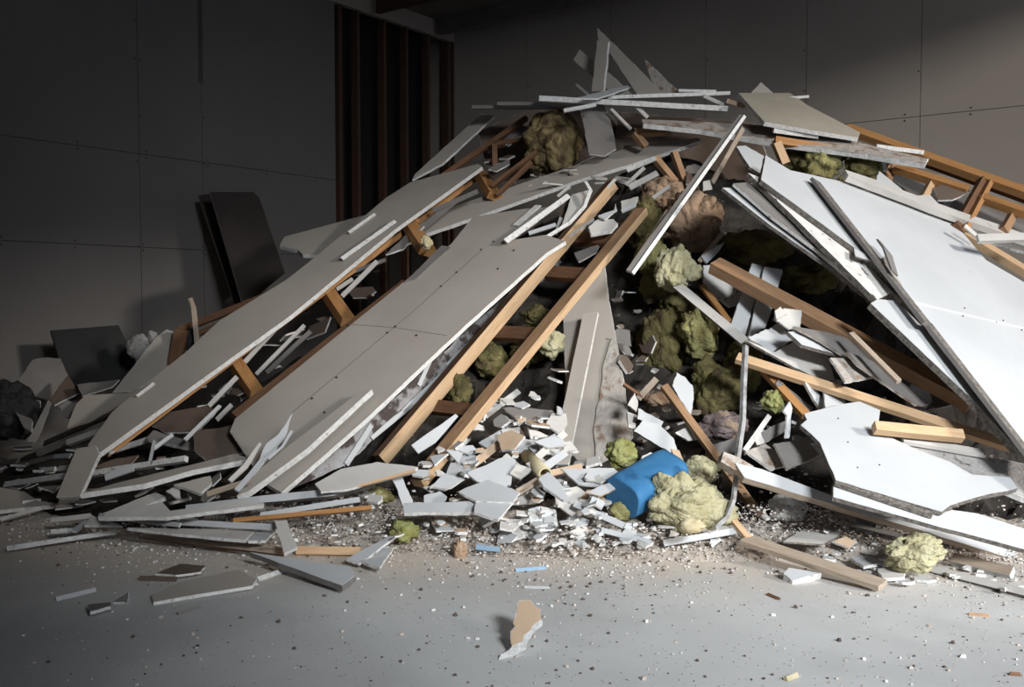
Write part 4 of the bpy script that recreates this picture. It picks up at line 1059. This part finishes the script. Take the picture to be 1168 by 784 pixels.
B('plasterboard_shard', 'grey cornered shard in the middle of the dark foot', [(198, 553), (240, 543), (241, 551), (229, 563)], 'grey', n='F', lift=0.45, t=0.02)
B('plasterboard_shard', 'small grey shard with a white face beside the cornered one', [(189, 560), (203, 553), (206, 567), (200, 567)], 'pale', n='F', lift=0.45)
S('brownish curved sliver beside the cornered grey shard', 236, 564, 286, 548, 6, 'greyWood', lift=0.45, name='timber_sliver')
B('plasterboard_strip', 'pointed grey board with white edge near the cornered grey shard', [(117, 585), (152, 571), (176, 562), (189, 566), (165, 577), (120, 588)], 'pale', n=(0, -0.35, 0.93), lift=0.4, t=0.025)
B('plasterboard_sheet', 'wide pale board fanned out over the dark foot', [(112, 590), (170, 576), (185, 573), (194, 583), (240, 577), (302, 566), (300, 576), (190, 590)], 'pale', n=(0, -0.3, 0.95), lift=0.42, t=0.02)
S('long thin white strip under the wide pale board', 113, 588, 205, 599, 5, 'white', lift=0.4)
B('plasterboard_shard', 'small triangular grey board at the tip of the fanned boards', [(96, 599), (105, 588), (140, 600)], 'pale', n=(0, -0.3, 0.95), lift=0.3)
S('grey strip beyond the small triangular board', 58, 594, 103, 589, 6, 'pale', lift=0.3)
S('white strip lying below the grey strip at the dark foot', 58, 607, 88, 605, 5, 'gyp', lift=0.2)
S('white stick joining the fanned boards to the floor', 84, 606, 100, 594, 5, 'white', lift=0.25)
S('long bluish white stick along the edge of the dark foot', 8, 626, 132, 607, 5, 'gyp', lift=(0.1, 0.2))
B('plasterboard_sheet', 'grey board at the outer end of the dark foot, bright lower edge', [(-20, 557), (0, 556), (28, 561), (42, 571), (70, 575), (0, 582), (-20, 584)], 'grey', n=(0, -0.3, 0.95), lift=0.25, t=0.025)
S('dim curved strip under the outer grey board', 0, 593, 47, 580, 4, 'pale', lift=0.2)
S('long bluish strip above the outer grey board', 5, 553, 73, 543, 6, 'gyp', lift=0.35)
S('short white strip end beside the propped grey slab', 62, 521, 80, 520, 5, 'white', lift=0.4)
S('grey strip reaching towards the short white end', 33, 528, 62, 521, 5, 'dim', lift=0.35)
S('grey strip low at the outer edge of the heap', 0, 528, 20, 526, 5, 'dim', lift=0.3)
S('white chip beside the propped grey slab base', 66, 535, 80, 534, 6, 'pale', lift=0.4)
S('pale chip with a bright end above the outer strips', 45, 537, 62, 535, 5, 'gyp', lift=0.38)
S('upper of two long planks stacked beside the nailed strip end', 42, 517, 140, 475, 6, 'dim', lift=0.3, tk=0.03, edge='pale')
S('lower of two long planks stacked beside the nailed strip end', 76, 505, 144, 481, 6, 'pale', lift=0.32, tk=0.03)
S('thin plank above the two long stacked planks', 50, 506, 137, 468, 5, 'dim', lift=0.22)
S('white broken plank end upright by the nailed strip, first of three', 139, 483, 147, 469, 4, 'gyp', lift=0.35)
S('white broken plank end upright by the nailed strip, longest of three', 140, 481, 155, 466, 4, 'gyp', lift=0.42)
S('white broken plank end on the nailed strip, last of three', 149, 482, 160, 471, 4, 'gyp', lift=0.55)
B('plasterboard_sheet', 'curled grey sheet lying by the lower end of the nailed strip', [(77, 489), (87, 462), (98, 451), (144, 448), (164, 440), (139, 459), (103, 481)], 'grey', n=(0, -0.6, 0.8), d=6.2, t=0.015, edge='greyWood', warp=0.03)
B('plasterboard_sheet', 'tall grey sheet with a bumpy rounded top beside a brown block', [(128, 448), (177, 386), (190, 376), (197, 378), (191, 419), (175, 432), (154, 446)], 'grey', n=(0.1, -0.85, 0.5), d=6.9, t=0.02)
T('timber_block', 'brown timber block standing behind the nailed strip', 207, 376, 197, 420, 15, 'darkWood', d=6.9, tk=0.05)
K('timber_stick', 'upright grey stick with a bent head before the grey wall', [(217, 340), (221, 352), (225, 394)], [5, 6, 6], 'greyWood', d=7.0, n='P', tk=0.02, cat='timber')
T('timber_batten', 'long brown batten slanting up behind the nailed strip, upper', 205, 376, 306, 336, 7, 'darkWood', d=(7.2, 7.5), tk=0.03)
T('timber_batten', 'brown batten slanting up behind the nailed strip, lower', 226, 380, 275, 357, 5, 'darkWood', d=(7.1, 7.2), tk=0.03)
Wl('dark coil of debris beside the upright grey stick', 216, 388, 9, 13, 'charPanel', d=7.1, sub=4, name='dark_lump', cat='debris')
B('plasterboard_shard', 'rough grey board with rounded top leaning on the wall base', [(14, 445), (38, 410), (50, 408), (69, 409), (77, 427), (55, 456)], 'dim', n=(0.3, -0.85, 0.4), d=7.3, t=0.03)
B('plasterboard_strip', 'dim grey strip lying before the rough rounded board', [(0, 446), (46, 457), (46, 464), (0, 453)], 'dim', n='F', d=6.9)
B('plasterboard_strip', 'dark board with a pale edge standing slanted by the wall', [(31, 504), (55, 456), (59, 460), (41, 505)], 'dim', n=(0.3, -0.9, 0.3), d=6.2, edge='white', t=0.02)
B('plasterboard_shard', 'dim board lying before the charcoal panel', [(88, 439), (136, 433), (128, 441), (94, 452)], 'dim', n='F', d=6.9)
B('plasterboard_shard', 'very dark triangular board below the charcoal panel', [(56, 455), (77, 428), (90, 448), (62, 462)], 'brown', n='F', d=7.0)
B('plasterboard_shard', 'cluster of dim torn shards before the dark triangular board', [(66, 462), (76, 456), (88, 460), (84, 476), (72, 478)], 'dim', n='P', d=6.3, jag=3)
B('plasterboard_shard', 'dim grey board between the dark lump and the slanted board', [(18, 470), (36, 478), (36, 492), (26, 486)], 'dim', n='F', d=6.2)

# slivers in the dark space under the nailed strip
S('white sliver in the dark space under the nailed strip, uppermost', 279, 413, 323, 365, 5, 'pale', d=6.3)
S('white sliver low in the dark space, joining the uppermost one', 238, 463, 270, 430, 5, 'pale', d=6.0)
S('grey sliver in the middle of the dark space under the nailed strip', 292, 427, 347, 371, 4, 'pale', d=6.3)
S('grey sliver beside the middle one in the dark space', 304, 425, 354, 378, 5, 'dim', d=6.35)
S('bright thin sliver before the brown boards under the nailed strip', 211, 502, 251, 463, 4, 'white', lift=0.25)
S('pale sliver against the dark stud end', 247, 479, 264, 462, 5, 'pale', d=5.75)
S('white sliver deep in the bay beyond the second noggin', 384, 330, 402, 318, 4, 'pale', d=6.9)
S('grey sliver deep in the bay beyond the second noggin, longer', 390, 338, 430, 298, 5, 'pale', d=6.9)
S('grey sliver deep in the bay, crossing the longer one', 386, 316, 440, 296, 4, 'dim', d=6.95)
B('plasterboard_shard', 'grey board edge in the bay beyond the third noggin', [(440, 290), (470, 262), (484, 258), (460, 284)], 'dim', n='F', d=7.1)
# ================================================================= the loose rubble between the boards
def mound():
    bm = bmesh.new()
    nx, ny = 190, 110
    x0, x1, y0, y1 = -4.6, 6.2, 4.1, 10.6
    g = []
    for j in range(ny + 1):
        row = []
        for i in range(nx + 1):
            x, y = x0 + (x1 - x0) * i / nx, y0 + (y1 - y0) * j / ny
            h = H(x, y)
            k = min(1.0, h / 0.5)
            nz = 0.11 * noise.noise(V((x * 2.6, y * 2.6, 1))) + 0.07 * noise.noise(V((x * 7, y * 7, 2))) + 0.04 * noise.noise(V((x * 17, y * 17, 3)))
            z = h - (0.42 - 0.06 * min(1, max(0, (y - 6.4) / 1.0))) * k * k + nz * (0.15 + 0.85 * k) - 0.015
            if h <= 0:
                z = -0.03
            q = V((x, y, 0)) - CORNER
            if q.dot(NL) < 0.05 or q.dot(NB) < 0.05:
                z = -0.03
            row.append(bm.verts.new((x, y, z)))
        g.append(row)
    for j in range(ny):
        for i in range(nx):
            f = bm.faces.new((g[j][i], g[j][i + 1], g[j + 1][i + 1], g[j + 1][i]))
            c = f.calc_center_median()
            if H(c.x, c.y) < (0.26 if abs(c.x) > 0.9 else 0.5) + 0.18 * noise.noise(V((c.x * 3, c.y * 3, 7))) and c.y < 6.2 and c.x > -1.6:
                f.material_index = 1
    me = bpy.data.meshes.new('m')
    bm.to_mesh(me)
    bm.free()
    tag(link('rubble', me, ['rubble', 'grit'], Matrix.Identity(4)), 'loose rubble filling the heap, coloured dark for the shade between broken boards', 'rubble', kind='stuff')
mound()

def inside(p, poly):
    c = False
    j = len(poly) - 1
    for i in range(len(poly)):
        if (poly[i][1] > p[1]) != (poly[j][1] > p[1]) and p[0] < (poly[j][0] - poly[i][0]) * (p[1] - poly[i][1]) / (poly[j][1] - poly[i][1]) + poly[i][0]:
            c = not c
        j = i
    return c

def shards(count, zone, size, mats, label, group, name='plasterboard_shard', lift=(0.0, 0.06), tilt=0.45, slim=0.45, seed=1, edge='gyp'):
    """single broken pieces strewn over one part of the heap"""
    r = random.Random(seed)
    xs = [p[0] for p in zone]
    ys = [p[1] for p in zone]
    n = 0
    while n < count:
        px, py = r.uniform(min(xs), max(xs)), r.uniform(min(ys), max(ys))
        if not inside((px, py), zone):
            continue
        n += 1
        d = hd(px, py)
        P = at(px, py, d - r.uniform(*lift))
        h = HN(P.x, P.y) if H(P.x, P.y) > 0.02 else V((0, 0, 1))
        flat = 0.25 if H(P.x, P.y) < 0.06 else 1.0
        nv = (h + V((r.uniform(-1, 1), r.uniform(-1, 0.3), r.uniform(-0.6, 0.6))) * tilt * flat).normalized()
        s = size[0] + (size[1] - size[0]) * r.random() ** 2
        asp = r.uniform(slim, 1.0)
        k = r.choice((4, 4, 5, 5, 6, 3))
        a0 = r.uniform(0, 6.28)
        loop = []
        for i in range(k):
            a = a0 + 6.283 * (i + r.uniform(-0.28, 0.28)) / k
            rr = r.uniform(0.62, 1.0) * s / 2
            loop.append(V((math.cos(a) * rr, math.sin(a) * rr * asp)))
        SEED[0] += 1
        t = r.choice((0.008, 0.012, 0.012, 0.016)) if s > 0.05 else 0.008
        me = prism(jagged(loop, 0.004, max(0.012, s / 9), SEED[0] * 1.1), -t, 0, 0, 1, 0, SEED[0], 0.006)
        ang = r.uniform(0, math.pi)
        M = frame(V((math.cos(ang), math.sin(ang), 0)), nv, P + nv * (t + 0.002))
        o = link(name, me, [r.choice(mats), edge], M)
        tag(o, label, 'shard', group)

W3 = ['white', 'white', 'pale']
shards(125, [(455, 545), (520, 500), (600, 470), (650, 500), (700, 545), (690, 600), (600, 620), (470, 615)], (0.05, 0.22), ['white', 'white', 'white', 'pale', 'white', 'pale', 'kraft'], 'small white plasterboard shard among the splinters between ladder foot and blue roll', 'white shards before the ladder foot', seed=21, lift=(0.0, 0.14))
shards(95, [(640, 560), (700, 575), (760, 600), (850, 605), (850, 620), (740, 626), (620, 625), (560, 615)], (0.03, 0.14), W3, 'small flat plaster flake in the dust below the blue roll', 'plaster flakes below the blue roll', seed=22, name='plaster_flake', lift=(0.0, 0.05))
shards(36, [(860, 590), (960, 600), (1040, 635), (1168, 660), (1168, 680), (1000, 665), (880, 640)], (0.03, 0.13), W3, 'small plaster flake strewn under the lowest white board of the bright flank', 'plaster flakes under the bright flank', seed=23, name='plaster_flake', lift=(0.0, 0.05))
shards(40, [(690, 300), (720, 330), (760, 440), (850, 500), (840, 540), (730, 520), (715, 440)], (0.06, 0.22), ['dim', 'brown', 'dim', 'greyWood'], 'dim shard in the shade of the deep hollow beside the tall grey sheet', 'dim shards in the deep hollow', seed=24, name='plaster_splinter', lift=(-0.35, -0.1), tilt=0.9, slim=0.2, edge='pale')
shards(26, [(880, 355), (950, 385), (1060, 450), (1120, 490), (1010, 470), (900, 430)], (0.08, 0.28), ['dim', 'pale', 'dim', 'torn'], 'shaded grey shard packed under the orange beam', 'grey shards under the orange beam', seed=25, lift=(-0.1, 0.02), tilt=0.5, edge='torn')
shards(44, [(0, 500), (80, 500), (200, 520), (280, 560), (270, 600), (120, 600), (0, 590)], (0.07, 0.30), ['pale', 'dim', 'grey', 'dim', 'brown'], 'dim grey shard in the dark tail of the heap near the grey wall', 'grey shards in the dark tail', seed=26, name='plaster_fragment', lift=(0.05, 0.25), tilt=0.35, slim=0.25)
shards(40, [(270, 575), (430, 560), (470, 575), (460, 620), (330, 625), (270, 610)], (0.03, 0.13), ['white', 'pale', 'pale', 'kraft'], 'small shard in the dust between brown plank and ladder foot', 'small shards along the brown plank', seed=27, name='plaster_flake', lift=(0.02, 0.2))
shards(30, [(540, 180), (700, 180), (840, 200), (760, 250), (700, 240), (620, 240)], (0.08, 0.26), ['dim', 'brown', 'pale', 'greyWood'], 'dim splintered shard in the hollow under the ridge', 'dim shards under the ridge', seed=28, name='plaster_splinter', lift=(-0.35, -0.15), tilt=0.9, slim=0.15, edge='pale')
shards(34, [(500, 520), (560, 460), (640, 420), (645, 500), (560, 530)], (0.08, 0.22), ['pale', 'white', 'brown', 'pale'], 'shard packed in the low opening between timber ladder and tall grey sheet', 'shards in the ladder opening', seed=29, name='plaster_splinter', lift=(-0.12, 0.02), tilt=0.6, slim=0.25)
shards(24, [(860, 430), (920, 460), (935, 520), (860, 520)], (0.06, 0.18), ['dim', 'brown', 'pale'], 'dim shard in the hollow behind the torn white slab', 'dim shards behind the torn slab', seed=30, name='plaster_splinter', lift=(-0.3, -0.05), tilt=0.7, slim=0.25)
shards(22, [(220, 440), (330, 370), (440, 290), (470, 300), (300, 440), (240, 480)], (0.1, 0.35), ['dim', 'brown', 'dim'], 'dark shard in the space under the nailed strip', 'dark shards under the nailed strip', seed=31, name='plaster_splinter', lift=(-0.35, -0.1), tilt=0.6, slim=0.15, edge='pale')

def crumbs():
    r = random.Random(5)
    bm = bmesh.new()
    def one(P, s, slot):
        k = r.choice((4, 5, 5, 6))
        a0 = r.uniform(0, 6.28)
        bot, top = [], []
        hgt = s * r.uniform(0.3, 0.9)
        for i in range(k):
            a = a0 + 6.283 * i / k
            rr = s * r.uniform(0.5, 1.0)
            bot.append(bm.verts.new(P + V((math.cos(a) * rr, math.sin(a) * rr, 0))))
            top.append(bm.verts.new(P + V((math.cos(a) * rr * r.uniform(0.4, 0.9), math.sin(a) * rr * r.uniform(0.4, 0.9), hgt))))
        fs = [bm.faces.new(top)]
        for i in range(k):
            fs.append(bm.faces.new((bot[i], bot[(i + 1) % k], top[(i + 1) % k], top[i])))
        for f in fs:
            f.material_index = slot
    # dense along the foot of the heap, thinning out over the floor
    n = 0
    while n < 12500:
        px = r.uniform(-30, 1200)
        foot = 606 + 14 * math.sin(px * 0.012) + (18 if px > 950 else 0) + (px < 250) * -8
        py = foot + abs(r.gauss(0, 27 if px < 350 or px > 900 else 36)) - 18 if r.random() < 0.94 else r.uniform(foot, 790)
        dens = 1.0 if px > 300 else 0.35 + 0.65 * max(0, px) / 300
        if r.random() > dens:
            continue
        d = hd(px, py)
        P = at(px, py, d)
        if P.z > 0.35:
            continue
        s = 0.0025 + 0.010 * r.random() ** 4
        slot = r.choices((0, 1, 2), (6, 4, 1.6 if py < foot + 40 else 6))[0]
        one(V((P.x, P.y, max(0.0, P.z) + 0.001)), s, slot)
        n += 1
    # crumbs lodged among the shards
    for _ in range(1500):
        px, py = r.uniform(280, 1168), r.uniform(530, 615)
        d = hd(px, py)
        P = at(px, py, d)
        one(P, 0.003 + 0.011 * r.random() ** 3, r.choices((0, 1, 2), (5, 2.5, 2))[0])
    for _ in range(700):
        px, py = r.uniform(-20, 1190), r.uniform(640, 800)
        P = at(px, py, hd(px, py))
        one(V((P.x, P.y, 0.001)), 0.002 + 0.006 * r.random() ** 4, r.choices((0, 1, 2), (2, 1, 6 if px > 400 else 1))[0])
    me = bpy.data.meshes.new('m')
    bm.to_mesh(me)
    bm.free()
    tag(link('plaster_crumbs', me, ['crumbA', 'crumbB', 'crumbC'], Matrix.Identity(4)), 'fine plaster crumbs and grit strewn over the concrete floor before the heap', 'crumbs', kind='stuff')
crumbs()

# ================================================================= light, camera
def area(name, P, target, size, power, col, spread):
    l = bpy.data.lights.new(name, 'AREA')
    l.shape = 'RECTANGLE'
    l.size, l.size_y = size
    l.energy = power
    l.color = col
    l.spread = math.radians(spread)
    o = bpy.data.objects.new(name, l)
    COL.objects.link(o)
    o.location = P
    o.rotation_euler = (V(target) - V(P)).to_track_quat('-Z', 'Y').to_euler()
    return o
# daylight from the open gate beside and behind the photographer
area('gate_daylight', (18.6, -8.9, 8.4), (1.0, 5.5, 0.8), (2.8, 2.2), 1950, (1.0, 0.955, 0.89), 120)
# added soft fill from the front, brightens the floor and heap foot
area('front_fill', (3.6, -3.5, 4.6), (1.25, 5.2, 0.3), (1.8, 1.6), 156, (0.91, 0.965, 1.0), 54)
w = bpy.data.worlds.new('World')
SC.world = w
w.use_nodes = True
w.node_tree.nodes['Background'].inputs[0].default_value = (0.55, 0.70, 1.0, 1)
w.node_tree.nodes['Background'].inputs[1].default_value = 0.55

cam = bpy.data.cameras.new('Camera')
cam.sensor_width = 36
cam.lens = 36 * F / 1168
co = bpy.data.objects.new('Camera', cam)
COL.objects.link(co)
co.location = CAM
co.rotation_euler = (math.pi / 2 - TH, 0, 0)
SC.camera = co
SC.view_settings.view_transform = 'Standard'
SC.view_settings.look = 'None'
SC.view_settings.gamma = 1
SC.view_settings.use_curve_mapping = False
SC.view_settings.exposure = 0.0
